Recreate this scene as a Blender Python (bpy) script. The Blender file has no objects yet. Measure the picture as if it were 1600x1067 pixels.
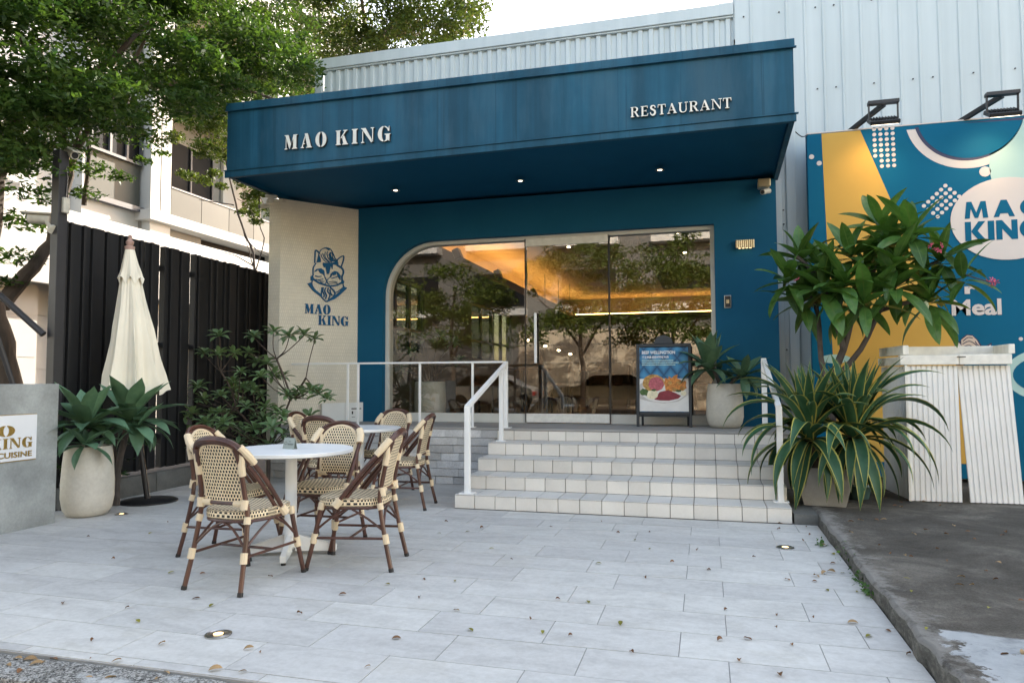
import bpy, bmesh, math, random
import numpy as np
from mathutils import Vector, Matrix, geometry
R = math.radians
PI = math.pi
scene = bpy.context.scene
C = scene.collection
rng = random.Random(7)
nrng = np.random.default_rng(7)

# ------------------------------------------------------------------ camera
cam = bpy.data.cameras.new('camera'); camo = bpy.data.objects.new('camera', cam); C.objects.link(camo)
cam.sensor_width = 36.0; cam.sensor_fit = 'HORIZONTAL'
cam.lens = 1105.66 * 36.0 / 1600.0
cam.clip_start = 0.05; cam.clip_end = 600
YAW, PITCH, ROLL, CAM_H = R(-15.3317), R(3.0606), R(-0.203), 1.2162
_f = Vector((math.sin(YAW) * math.cos(PITCH), math.cos(YAW) * math.cos(PITCH), math.sin(PITCH)))
_r = Vector((math.cos(YAW), -math.sin(YAW), 0)); _u = _r.cross(_f)
_rr = math.cos(ROLL) * _r + math.sin(ROLL) * _u
_uu = -math.sin(ROLL) * _r + math.cos(ROLL) * _u
camo.matrix_world = Matrix(((_rr.x, _uu.x, -_f.x, 0), (_rr.y, _uu.y, -_f.y, 0), (_rr.z, _uu.z, -_f.z, CAM_H), (0, 0, 0, 1)))
scene.camera = camo

# ------------------------------------------------------------------ world + sun + exposure
SUN_AZ, SUN_EL = 19.0, 27.0          # degrees from +Y towards +X, and above the horizon
w = bpy.data.worlds.new('World'); scene.world = w; w.use_nodes = True
nt = w.node_tree; bg = nt.nodes['Background']
sky = nt.nodes.new('ShaderNodeTexSky'); sky.sky_type = 'NISHITA'; sky.sun_disc = False
sky.sun_elevation = R(SUN_EL); sky.sun_rotation = R(SUN_AZ)
sky.air_density = 1.0; sky.dust_density = 0.6; sky.ozone_density = 0.3
hz = nt.nodes.new('ShaderNodeMix'); hz.data_type = 'RGBA'; hz.blend_type = 'MULTIPLY'; hz.inputs['Factor'].default_value = 1.0
hz.inputs['B'].default_value = (1.27, 0.975, 0.75, 1)          # hazy, slightly warm sky
nt.links.new(sky.outputs[0], hz.inputs['A']); nt.links.new(hz.outputs['Result'], bg.inputs[0]); bg.inputs[1].default_value = 0.15
sl = bpy.data.lights.new('sun', 'SUN'); sl.energy = 2.0; sl.angle = R(0.55); sl.color = (1.0, 0.93, 0.82)
so = bpy.data.objects.new('sun', sl); C.objects.link(so)
sd = Vector((math.sin(R(SUN_AZ)) * math.cos(R(SUN_EL)), math.cos(R(SUN_AZ)) * math.cos(R(SUN_EL)), math.sin(R(SUN_EL))))
so.rotation_euler = sd.to_track_quat('Z', 'Y').to_euler(); so.location = sd * 60
scene.view_settings.view_transform = 'Standard'; scene.view_settings.look = 'None'
scene.view_settings.gamma = 1.0; scene.view_settings.use_curve_mapping = False
scene.view_settings.exposure = 2.8
scene.cycles.caustics_reflective = False; scene.cycles.caustics_refractive = False
scene.cycles.max_bounces = 10; scene.cycles.transparent_max_bounces = 16

# ------------------------------------------------------------------ helpers
def tag(o, label=None, cat=None, group=None, kind=None):
    if label: o['label'] = label
    if cat: o['category'] = cat
    if group: o['group'] = group
    if kind: o['kind'] = kind
    return o

def thing(name, label, cat, loc=(0, 0, 0), rz=0.0, group=None):
    o = bpy.data.objects.new(name, None); C.objects.link(o)
    o.empty_display_size = 0.1
    o.location = loc; o.rotation_euler = (0, 0, rz)
    return tag(o, label, cat, group)

def wloc(o):
    v = Vector((0, 0, 0))
    while o is not None:
        v += Vector(o.location); o = o.parent
    return v

class MB:
    """collects polygons and links them as one mesh object"""
    def __init__(s):
        s.v = []; s.f = []; s.uv = None; s.mi = []
    def add(s, vs, fs, mi=0):
        b = len(s.v)
        s.v += [tuple(p) for p in vs]
        s.f += [tuple(b + i for i in f) for f in fs]
        s.mi += [mi] * len(fs)
        return s
    def box(s, x0, x1, y0, y1, z0, z1, mi=0):
        return s.add([(x0, y0, z0), (x1, y0, z0), (x1, y1, z0), (x0, y1, z0), (x0, y0, z1), (x1, y0, z1), (x1, y1, z1), (x0, y1, z1)],
                     [(0, 3, 2, 1), (4, 5, 6, 7), (0, 1, 5, 4), (1, 2, 6, 5), (2, 3, 7, 6), (3, 0, 4, 7)], mi)
    def obox(s, c, ax, ay, az, mi=0):
        c = Vector(c); ax = Vector(ax); ay = Vector(ay); az = Vector(az)
        vs = [c + i * ax + j * ay + k * az for k in (-1, 1) for j in (-1, 1) for i in (-1, 1)]
        return s.add(vs, [(0, 2, 3, 1), (4, 5, 7, 6), (0, 1, 5, 4), (1, 3, 7, 5), (3, 2, 6, 7), (2, 0, 4, 6)], mi)
    def bar(s, p0, p1, wx, wy, up=(0, 0, 1), mi=0):
        p0 = Vector(p0); p1 = Vector(p1); d = (p1 - p0); a = d.normalized(); up = Vector(up)
        if abs(a.dot(up)) > 0.98: up = Vector((0, 1, 0))
        x = a.cross(up).normalized(); y = x.cross(a)
        return s.obox((p0 + p1) / 2, x * wx / 2, a * d.length / 2, y * wy / 2, mi)
    def tube(s, pts, rad, n=8, caps=True, flat=1.0, mi=0):
        pts = [Vector(p) for p in pts]
        rr = rad if isinstance(rad, (list, tuple)) else [rad] * len(pts)
        b = len(s.v); prev = None
        for i, p in enumerate(pts):
            d = (pts[min(i + 1, len(pts) - 1)] - pts[max(i - 1, 0)]).normalized()
            if prev is None:
                ref = Vector((0, 0, 1)) if abs(d.z) < 0.9 else Vector((0, 1, 0))
                x = d.cross(ref).normalized()
            else:
                x = (prev - d * prev.dot(d)).normalized()
            y = d.cross(x); prev = x
            for k in range(n):
                a = 2 * PI * k / n
                s.v.append(tuple(p + rr[i] * (math.cos(a) * x + flat * math.sin(a) * y)))
        for i in range(len(pts) - 1):
            for k in range(n):
                k2 = (k + 1) % n
                s.f.append((b + i * n + k, b + i * n + k2, b + (i + 1) * n + k2, b + (i + 1) * n + k)); s.mi.append(mi)
        if caps:
            s.f.append(tuple(b + k for k in reversed(range(n)))); s.mi.append(mi)
            e = b + (len(pts) - 1) * n
            s.f.append(tuple(e + k for k in range(n))); s.mi.append(mi)
        return s
    def lathe(s, prof, n=24, c=(0, 0, 0), mi=0, wob=0.0, seed=0):
        b = len(s.v); cx, cy, cz = c
        for j, (r, z) in enumerate(prof):
            for k in range(n):
                a = 2 * PI * k / n
                q = r * (1 + wob * math.sin(3 * a + seed + j))
                s.v.append((cx + q * math.cos(a), cy + q * math.sin(a), cz + z))
        for j in range(len(prof) - 1):
            for k in range(n):
                k2 = (k + 1) % n
                s.f.append((b + j * n + k, b + j * n + k2, b + (j + 1) * n + k2, b + (j + 1) * n + k)); s.mi.append(mi)
        s.f.append(tuple(b + k for k in reversed(range(n)))); s.mi.append(mi)
        e = b + (len(prof) - 1) * n
        s.f.append(tuple(e + k for k in range(n))); s.mi.append(mi)
        return s
    def poly(s, pts2, o, u, v, n, d0, d1, mi=0):
        """2D outline extruded from depth d0 to d1 along n"""
        o = Vector(o); u = Vector(u); v = Vector(v); n = Vector(n)
        area = sum(pts2[i][0] * pts2[(i + 1) % len(pts2)][1] - pts2[(i + 1) % len(pts2)][0] * pts2[i][1] for i in range(len(pts2)))
        if area < 0: pts2 = pts2[::-1]
        m = len(pts2)
        vs = [o + u * a + v * b + n * d1 for a, b in pts2] + [o + u * a + v * b + n * d0 for a, b in pts2]
        tri = geometry.tessellate_polygon([[Vector((a, b, 0)) for a, b in pts2]])
        fs = []
        for t in tri:
            t = list(t)
            (x0, y0), (x1, y1), (x2, y2) = [pts2[i] for i in t]
            if (x1 - x0) * (y2 - y0) - (x2 - x0) * (y1 - y0) < 0: t = t[::-1]
            fs.append(tuple(t))
        fs += [(i + m, (i + 1) % m + m, (i + 1) % m, i) for i in range(m)]
        return s.add(vs, fs, mi)
    def mesh(s, name, mats):
        me = bpy.data.meshes.new(name); me.from_pydata(s.v, [], s.f)
        for m in (mats if isinstance(mats, (list, tuple)) else [mats]): me.materials.append(m)
        if any(s.mi): me.polygons.foreach_set('material_index', s.mi)
        if s.uv is not None:
            l = me.uv_layers.new(name='uv')
            idx = np.zeros(len(me.loops), dtype=np.int32); me.loops.foreach_get('vertex_index', idx)
            l.data.foreach_set('uv', np.asarray(s.uv, dtype=np.float32)[idx].ravel())
        return me
    def build(s, name, mats, parent=None, local=False, smooth=False, bevel=0.0, seg=1, kind=None, label=None, angle=35):
        me = s.mesh(name, mats)
        if parent is not None and not local: me.transform(Matrix.Translation(-wloc(parent)))
        o = bpy.data.objects.new(name, me); C.objects.link(o)
        if parent is not None: o.parent = parent
        finish(me, smooth, bevel, seg, angle)
        if kind: o['kind'] = kind
        if label: o['label'] = label
        return o

def finish(me, smooth, bevel, seg=1, angle=35):
    bm = bmesh.new(); bm.from_mesh(me)
    bmesh.ops.recalc_face_normals(bm, faces=bm.faces)
    if bevel > 0:
        es = [e for e in bm.edges if len(e.link_faces) == 2 and e.calc_face_angle(0) > R(angle)]
        bmesh.ops.bevel(bm, geom=es, offset=bevel, segments=seg, affect='EDGES', profile=0.6)
    if smooth:
        for f in bm.faces: f.smooth = True
        for e in bm.edges:
            if len(e.link_faces) == 2 and e.calc_face_angle(0) > R(angle): e.smooth = False
    bm.to_mesh(me); bm.free(); me.update()

def link(name, me, parent=None, loc=(0, 0, 0), rot=(0, 0, 0), scale=(1, 1, 1), label=None):
    o = bpy.data.objects.new(name, me); C.objects.link(o)
    if parent is not None: o.parent = parent
    o.location = loc; o.rotation_euler = rot; o.scale = scale
    if label: o['label'] = label
    return o

def copy_tree(o, parent=None):
    c = o.copy(); C.objects.link(c); c.parent = parent
    for ch in list(o.children): copy_tree(ch, c)
    return c

def arc(cx, cy, rx, ry, a0, a1, n=10):
    return [(cx + rx * math.cos(R(a0 + (a1 - a0) * i / n)), cy + ry * math.sin(R(a0 + (a1 - a0) * i / n))) for i in range(n + 1)]

def stroke(pts, w):
    """outline of a polyline of width w (number, or one per point)"""
    ws = w if isinstance(w, (list, tuple)) else [w] * len(pts)
    L, Rr = [], []
    for i, (x, y) in enumerate(pts):
        x0, y0 = pts[max(i - 1, 0)]; x1, y1 = pts[min(i + 1, len(pts) - 1)]
        d = math.hypot(x1 - x0, y1 - y0) or 1; nx, ny = -(y1 - y0) / d, (x1 - x0) / d
        h = ws[i] / 2
        L.append((x + nx * h, y + ny * h)); Rr.append((x - nx * h, y - ny * h))
    return L + Rr[::-1]

def smooth_pts(pts, n=6):
    out = []
    for i in range(len(pts) - 1):
        p0 = pts[max(i - 1, 0)]; p1 = pts[i]; p2 = pts[i + 1]; p3 = pts[min(i + 2, len(pts) - 1)]
        for k in range(n):
            t = k / n
            out.append(tuple(0.5 * ((2 * b) + (-a + c) * t + (2 * a - 5 * b + 4 * c - d) * t * t + (-a + 3 * b - 3 * c + d) * t ** 3) for a, b, c, d in zip(p0, p1, p2, p3)))
    out.append(tuple(pts[-1]))
    return out

# ------------------------------------------------------------------ materials
def nd(t, typ, **kw):
    n = t.nodes.new(typ)
    for k, v in kw.items(): setattr(n, k, v)
    return n

def coords(t, kind='Object', rnd=True):
    tc = nd(t, 'ShaderNodeTexCoord')
    if not rnd: return tc.outputs[kind]
    oi = nd(t, 'ShaderNodeObjectInfo'); m = nd(t, 'ShaderNodeMath', operation='MULTIPLY'); m.inputs[1].default_value = 53.0
    t.links.new(oi.outputs['Random'], m.inputs[0])
    a = nd(t, 'ShaderNodeVectorMath', operation='ADD'); t.links.new(tc.outputs[kind], a.inputs[0]); t.links.new(m.outputs[0], a.inputs[1])
    return a.outputs[0]

def scaled(t, vec, s):
    m = nd(t, 'ShaderNodeVectorMath', operation='MULTIPLY'); t.links.new(vec, m.inputs[0]); m.inputs[1].default_value = s
    return m.outputs[0]

def noise(t, vec, scale, detail=4, rough=0.55, dist=0.0):
    n = nd(t, 'ShaderNodeTexNoise'); n.inputs['Scale'].default_value = scale; n.inputs['Detail'].default_value = detail
    n.inputs['Roughness'].default_value = rough; n.inputs['Distortion'].default_value = dist
    t.links.new(vec, n.inputs['Vector']); return n.outputs['Fac']

def ramp(t, fac, stops):
    r = nd(t, 'ShaderNodeValToRGB'); e = r.color_ramp.elements
    while len(e) > 1: e.remove(e[0])
    e[0].position = stops[0][0]; e[0].color = (*stops[0][1], 1) if len(stops[0][1]) == 3 else stops[0][1]
    for p, c in stops[1:]:
        x = e.new(p); x.color = (*c, 1) if len(c) == 3 else c
    t.links.new(fac, r.inputs[0]); return r.outputs[0]

def mixc(t, a, b, fac, mode='MIX'):
    m = nd(t, 'ShaderNodeMix', data_type='RGBA', blend_type=mode)
    for s, v in ((m.inputs['Factor'], fac), (m.inputs['A'], a), (m.inputs['B'], b)):
        if isinstance(v, bpy.types.NodeSocket): t.links.new(v, s)
        elif isinstance(v, (int, float)): s.default_value = v
        else: s.default_value = (*v, 1) if len(v) == 3 else v
    return m.outputs['Result']

def math_(t, op, a, b=None, clamp=False):
    m = nd(t, 'ShaderNodeMath', operation=op); m.use_clamp = clamp
    for i, v in enumerate((a, b)):
        if v is None: continue
        if isinstance(v, bpy.types.NodeSocket): t.links.new(v, m.inputs[i])
        else: m.inputs[i].default_value = v
    return m.outputs[0]

def bumped(t, bs, h, strength, dist):
    b = nd(t, 'ShaderNodeBump'); b.inputs['Strength'].default_value = strength; b.inputs['Distance'].default_value = dist
    t.links.new(h, b.inputs['Height']); t.links.new(b.outputs[0], bs.inputs['Normal'])

def base_mat(name, rough=0.6, metal=0.0, spec=0.5):
    m = bpy.data.materials.new(name); m.use_nodes = True
    b = m.node_tree.nodes['Principled BSDF']
    b.inputs['Roughness'].default_value = rough; b.inputs['Metallic'].default_value = metal
    b.inputs['Specular IOR Level'].default_value = spec
    return m, m.node_tree, b

def gray(c, k): return tuple(min(1, x * k) for x in c)

def M(name, col, rough=0.6, var=0.12, scale=6.0, bump=0.0, bscale=80.0, metal=0.0, rnd=0.0, spec=0.5, stretch=(1, 1, 1), col2=None, rvar=0.0, fine=0.0):
    m, t, b = base_mat(name, rough, metal, spec)
    v = coords(t); vs = scaled(t, v, stretch)
    n1 = noise(t, vs, scale, 5)
    c = ramp(t, n1, [(0.3, gray(col, 1 - var)), (0.7, col2 or gray(col, 1 + var))])
    if fine > 0:
        n3 = noise(t, v, scale * 14, 3, 0.7)
        c = mixc(t, c, ramp(t, n3, [(0.35, (0.4, 0.4, 0.4)), (0.65, (0.6, 0.6, 0.6))]), fine, 'OVERLAY')
    if rnd > 0:
        oi = nd(t, 'ShaderNodeObjectInfo')
        r = ramp(t, oi.outputs['Random'], [(0, (1 - rnd,) * 3), (1, (1 + rnd * 0.6,) * 3)])
        c = mixc(t, c, r, 1.0, 'MULTIPLY')
    t.links.new(c, b.inputs['Base Color'])
    if rvar > 0:
        t.links.new(math_(t, 'ADD', math_(t, 'MULTIPLY', n1, rvar), rough - rvar / 2), b.inputs['Roughness'])
    if bump > 0: bumped(t, b, noise(t, v, bscale, 4, 0.6), bump, 0.004)
    return m

def emit(name, col, s):
    m = bpy.data.materials.new(name); m.use_nodes = True; t = m.node_tree; t.nodes.clear()
    e = nd(t, 'ShaderNodeEmission'); e.inputs[0].default_value = (*col, 1); e.inputs[1].default_value = s
    o = nd(t, 'ShaderNodeOutputMaterial'); t.links.new(e.outputs[0], o.inputs[0]); return m

def glass_mat(name, r0=0.06, tint=(0.93, 0.95, 0.94)):
    m = bpy.data.materials.new(name); m.use_nodes = True; t = m.node_tree; t.nodes.clear()
    g = nd(t, 'ShaderNodeNewGeometry'); d = nd(t, 'ShaderNodeVectorMath', operation='DOT_PRODUCT')
    t.links.new(g.outputs['Normal'], d.inputs[0]); t.links.new(g.outputs['Incoming'], d.inputs[1])
    k = math_(t, 'POWER', math_(t, 'SUBTRACT', 1.0, math_(t, 'ABSOLUTE', d.outputs['Value'])), 5.0)
    f = math_(t, 'ADD', math_(t, 'MULTIPLY', k, 1 - r0), r0, True)
    tr = nd(t, 'ShaderNodeBsdfTransparent'); tr.inputs[0].default_value = (*tint, 1)
    gl = nd(t, 'ShaderNodeBsdfGlossy'); gl.inputs['Roughness'].default_value = 0.004
    mx = nd(t, 'ShaderNodeMixShader'); t.links.new(f, mx.inputs[0]); t.links.new(tr.outputs[0], mx.inputs[1]); t.links.new(gl.outputs[0], mx.inputs[2])
    o = nd(t, 'ShaderNodeOutputMaterial'); t.links.new(mx.outputs[0], o.inputs[0]); return m

def leaf_mat(name, dark, light, trans=0.35, rough=0.4, scale=7.0, spec=0.35, margin=None, rnd=0.25, midrib=None):
    m, t, b = base_mat(name, rough, 0, spec)
    v = coords(t, rnd=True)
    c = ramp(t, noise(t, v, scale, 3, 0.7), [(0.32, dark), (0.68, light)])
    oi = nd(t, 'ShaderNodeObjectInfo')
    c = mixc(t, c, ramp(t, oi.outputs['Random'], [(0, (1 - rnd,) * 3), (1, (1 + rnd,) * 3)]), 1.0, 'MULTIPLY')
    if margin or midrib:
        uv = nd(t, 'ShaderNodeTexCoord'); sx = nd(t, 'ShaderNodeSeparateXYZ'); t.links.new(uv.outputs['UV'], sx.inputs[0])
        e = math_(t, 'ABSOLUTE', math_(t, 'SUBTRACT', sx.outputs[0], 0.5))
        if margin: c = mixc(t, c, margin, math_(t, 'GREATER_THAN', math_(t, 'ADD', e, math_(t, 'MULTIPLY', noise(t, v, 30, 2), 0.06)), 0.425))
        if midrib: c = mixc(t, c, midrib, math_(t, 'LESS_THAN', e, 0.035))
    t.links.new(c, b.inputs['Base Color'])
    tl = nd(t, 'ShaderNodeBsdfTranslucent')
    t.links.new(mixc(t, c, (1.0, 1.0, 0.35), 0.75, 'MULTIPLY'), tl.inputs[0])
    mx = nd(t, 'ShaderNodeMixShader'); mx.inputs[0].default_value = trans
    out = t.nodes['Material Output']
    t.links.new(b.outputs[0], mx.inputs[1]); t.links.new(tl.outputs[0], mx.inputs[2]); t.links.new(mx.outputs[0], out.inputs[0])
    return m

def paving_mat():
    m, t, b = base_mat('pale cement tile', 0.62, 0, 0.3)
    v = coords(t); n1 = noise(t, scaled(t, v, (1.0, 2.6, 1)), 2.6, 8, 0.66, 0.6)
    c = ramp(t, n1, [(0.28, (0.44, 0.425, 0.395)), (0.5, (0.54, 0.525, 0.49)), (0.72, (0.61, 0.595, 0.555))])
    n2 = noise(t, v, 28, 5, 0.75)
    c = mixc(t, c, ramp(t, n2, [(0.35, (0.42, 0.42, 0.42)), (0.62, (0.56, 0.56, 0.56))]), 0.55, 'OVERLAY')
    n4 = noise(t, scaled(t, v, (1, 1.6, 1)), 1.3, 4, 0.6)
    c = mixc(t, c, (0.44, 0.41, 0.34), math_(t, 'MULTIPLY', math_(t, 'GREATER_THAN', n4, 0.62), 0.16))
    oi = nd(t, 'ShaderNodeObjectInfo')
    c = mixc(t, c, ramp(t, oi.outputs['Random'], [(0, (0.90, 0.90, 0.91)), (1, (1.05, 1.05, 1.04))]), 1.0, 'MULTIPLY')
    t.links.new(c, b.inputs['Base Color'])
    bumped(t, b, noise(t, v, 55, 5, 0.7), 0.12, 0.003)
    return m

def slab_mat():
    """old dark concrete, pale worn nosing, white paint towards the street with a ragged edge"""
    m, t, b = base_mat('old concrete slab', 0.88, 0, 0.25)
    v = coords(t, rnd=False); sx = nd(t, 'ShaderNodeSeparateXYZ'); t.links.new(v, sx.inputs[0])
    n1 = noise(t, v, 1.7, 8, 0.7, 0.4); n2 = noise(t, v, 85, 5, 0.85); n3 = noise(t, v, 7, 7, 0.75)
    c = ramp(t, n1, [(0.3, (0.038, 0.034, 0.028)), (0.5, (0.082, 0.073, 0.061)), (0.70, (0.185, 0.166, 0.14))])
    c = mixc(t, c, ramp(t, n2, [(0.3, (0.25, 0.25, 0.25)), (0.7, (0.82, 0.82, 0.82))]), 0.9, 'OVERLAY')
    edge = math_(t, 'SUBTRACT', math_(t, 'ADD', 0.13, math_(t, 'MULTIPLY', math_(t, 'SUBTRACT', n3, 0.5), 0.75)), math_(t, 'ABSOLUTE', sx.outputs[0]))
    c = mixc(t, c, (0.27, 0.255, 0.23), math_(t, 'MULTIPLY', math_(t, 'MULTIPLY', edge, 9.0, True), 0.75))
    yb = math_(t, 'SUBTRACT', math_(t, 'SUBTRACT', 3.66, math_(t, 'MULTIPLY', sx.outputs[0], 0.13)), sx.outputs[1])       # paint boundary
    py = math_(t, 'MULTIPLY', math_(t, 'ADD', yb, math_(t, 'MULTIPLY', math_(t, 'SUBTRACT', n3, 0.5), 0.10)), 40.0, True)
    px = math_(t, 'MULTIPLY', math_(t, 'SUBTRACT', sx.outputs[0], math_(t, 'ADD', 0.045, math_(t, 'MULTIPLY', math_(t, 'ABSOLUTE', math_(t, 'SUBTRACT', noise(t, v, 3.3, 6, 0.7), 0.46)), 0.9))), 40.0, True)
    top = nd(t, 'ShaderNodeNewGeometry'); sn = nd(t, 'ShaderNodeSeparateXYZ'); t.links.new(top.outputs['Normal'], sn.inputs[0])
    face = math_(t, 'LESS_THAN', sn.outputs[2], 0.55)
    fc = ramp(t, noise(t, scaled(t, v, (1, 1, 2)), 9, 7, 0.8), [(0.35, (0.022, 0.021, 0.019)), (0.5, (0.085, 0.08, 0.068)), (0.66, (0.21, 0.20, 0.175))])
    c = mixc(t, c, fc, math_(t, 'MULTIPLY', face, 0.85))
    chips = math_(t, 'LESS_THAN', noise(t, scaled(t, v, (1, 2.5, 1)), 6.0, 7, 0.75), 0.63)
    pm = math_(t, 'MULTIPLY', math_(t, 'MULTIPLY', math_(t, 'MULTIPLY', py, px), chips), math_(t, 'GREATER_THAN', sn.outputs[2], 0.6))
    paint = ramp(t, noise(t, v, 4.5, 6, 0.7), [(0.3, (0.20, 0.215, 0.22)), (0.48, (0.37, 0.385, 0.39)), (0.7, (0.46, 0.47, 0.47))])
    c = mixc(t, c, paint, pm)
    t.links.new(c, b.inputs['Base Color'])
    bumped(t, b, math_(t, 'ADD', n2, math_(t, 'MULTIPLY', n3, 1.5)), 0.7, 0.008)
    return m

def fascia_mat():
    m, t, b = base_mat('weathered blue paint', 0.55, 0, 0.16)
    v = coords(t, rnd=False)
    st = noise(t, scaled(t, v, (5, 5, 0.22)), 1.0, 5, 0.62)
    cl = noise(t, v, 0.8, 4, 0.6)
    c = ramp(t, cl, [(0.3, (0.011, 0.068, 0.116)), (0.7, (0.024, 0.104, 0.168))])
    s2 = ramp(t, st, [(0.36, (0.36, 0.36, 0.36)), (0.5, (0.5, 0.5, 0.5)), (0.66, (0.70, 0.70, 0.70))])
    c = mixc(t, c, s2, 0.72, 'OVERLAY')
    dust = math_(t, 'MULTIPLY', math_(t, 'SUBTRACT', noise(t, scaled(t, v, (2.2, 2.2, 0.5)), 1.0, 5, 0.65), 0.5, True), 1.6, True)
    c = mixc(t, c, (0.085, 0.16, 0.21), dust)
    grime = math_(t, 'MULTIPLY', math_(t, 'GREATER_THAN', noise(t, scaled(t, v, (16, 16, 0.25)), 1.0, 3, 0.5), 0.63), 0.32)
    c = mixc(t, c, (0.010, 0.04, 0.065), grime)
    t.links.new(c, b.inputs['Base Color'])
    t.links.new(math_(t, 'ADD', math_(t, 'MULTIPLY', st, 0.3), 0.32), b.inputs['Roughness'])
    bumped(t, b, noise(t, v, 1.6, 4), 0.35, 0.03)
    return m

def blue_wall_mat():
    m, t, b = base_mat('blue wall paint', 0.7, 0, 0.12)
    v = coords(t, rnd=False)
    c = ramp(t, noise(t, v, 0.9, 5, 0.6), [(0.3, (0.007, 0.078, 0.150)), (0.7, (0.011, 0.100, 0.185))])
    t.links.new(c, b.inputs['Base Color']); bumped(t, b, noise(t, v, 30, 4, 0.65), 0.08, 0.004)
    return m

def mosaic_mat():
    """wall of tiny cream mosaic strips: joints are about a pixel wide in the photograph"""
    m, t, b = base_mat('cream mosaic', 0.6, 0, 0.2)
    uv = nd(t, 'ShaderNodeTexCoord'); br = nd(t, 'ShaderNodeTexBrick')
    t.links.new(scaled(t, uv.outputs['UV'], (1, 1, 1)), br.inputs['Vector'])
    br.offset = 0.5; br.inputs['Scale'].default_value = 1.0; br.inputs['Mortar Size'].default_value = 0.0045; br.inputs['Mortar Smooth'].default_value = 0.3
    br.inputs['Brick Width'].default_value = 0.026; br.inputs['Row Height'].default_value = 0.045
    br.inputs['Color1'].default_value = (0.70, 0.66, 0.56, 1); br.inputs['Color2'].default_value = (0.66, 0.62, 0.53, 1); br.inputs['Mortar'].default_value = (0.60, 0.565, 0.48, 1)
    v = coords(t, rnd=False)
    c = mixc(t, br.outputs['Color'], ramp(t, noise(t, v, 1.6, 5, 0.65), [(0.3, (0.85, 0.85, 0.84)), (0.7, (1.04, 1.03, 1.0))]), 1.0, 'MULTIPLY')
    t.links.new(c, b.inputs['Base Color'])
    h = math_(t, 'SUBTRACT', noise(t, v, 45, 3), math_(t, 'MULTIPLY', br.outputs['Fac'], 1.2))
    bumped(t, b, h, 0.45, 0.005)
    return m

def weave_mat():
    m, t, b = base_mat('cream and black woven rattan', 0.5, 0, 0.35)
    uv = nd(t, 'ShaderNodeTexCoord'); s = nd(t, 'ShaderNodeSeparateXYZ'); t.links.new(uv.outputs['UV'], s.inputs[0])
    p = 0.0205
    u = math_(t, 'DIVIDE', s.outputs[0], p); v = math_(t, 'DIVIDE', s.outputs[1], p)
    row = math_(t, 'FLOOR', v); sh = math_(t, 'MULTIPLY', math_(t, 'MODULO', math_(t, 'ABSOLUTE', row), 2.0), 0.5)
    fu = math_(t, 'FRACT', math_(t, 'ADD', u, sh)); fv = math_(t, 'FRACT', v)
    k = math_(t, 'MULTIPLY', math_(t, 'MULTIPLY', math_(t, 'GREATER_THAN', fu, 0.22), math_(t, 'LESS_THAN', fu, 0.78)),
              math_(t, 'MULTIPLY', math_(t, 'GREATER_THAN', fv, 0.16), math_(t, 'LESS_THAN', fv, 0.84)))
    cream = ramp(t, noise(t, coords(t), 25, 3), [(0.3, (0.72, 0.575, 0.375)), (0.7, (0.84, 0.70, 0.48))])
    c = mixc(t, cream, (0.012, 0.011, 0.012), k)
    t.links.new(c, b.inputs['Base Color'])
    hu = math_(t, 'ABSOLUTE', math_(t, 'SUBTRACT', math_(t, 'FRACT', math_(t, 'MULTIPLY', u, 2.0)), 0.5))
    hh = math_(t, 'SUBTRACT', math_(t, 'MULTIPLY', hu, -0.6), math_(t, 'MULTIPLY', k, 1.0))
    bumped(t, b, hh, 0.7, 0.004)
    return m

def rattan_wrap_mat():
    m, t, b = base_mat('cream rattan wrap', 0.5, 0, 0.35)
    v = coords(t)
    wv = nd(t, 'ShaderNodeTexWave'); wv.wave_type = 'BANDS'; wv.bands_direction = 'Z'; wv.inputs['Scale'].default_value = 55; wv.inputs['Distortion'].default_value = 2.0
    t.links.new(v, wv.inputs['Vector'])
    c = ramp(t, wv.outputs['Fac'], [(0.0, (0.60, 0.47, 0.30)), (0.5, (0.80, 0.65, 0.44)), (1.0, (0.86, 0.71, 0.50))])
    t.links.new(c, b.inputs['Base Color']); bumped(t, b, wv.outputs['Fac'], 0.5, 0.003)
    return m

def steel_sheet_mat():
    m, t, b = base_mat('pale blue white coated steel', 0.42, 0, 0.4)
    v = coords(t, rnd=False)
    st = noise(t, scaled(t, v, (7, 7, 0.25)), 1.0, 5, 0.6)
    c = ramp(t, st, [(0.3, (0.47, 0.54, 0.565)), (0.7, (0.55, 0.62, 0.645))])
    c = mixc(t, c, ramp(t, noise(t, v, 0.6, 4), [(0.3, (0.93, 0.93, 0.92)), (0.7, (1.0, 1.0, 1.0))]), 1.0, 'MULTIPLY')
    t.links.new(c, b.inputs['Base Color'])
    t.links.new(math_(t, 'ADD', math_(t, 'MULTIPLY', st, 0.2), 0.33), b.inputs['Roughness'])
    return m

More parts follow.
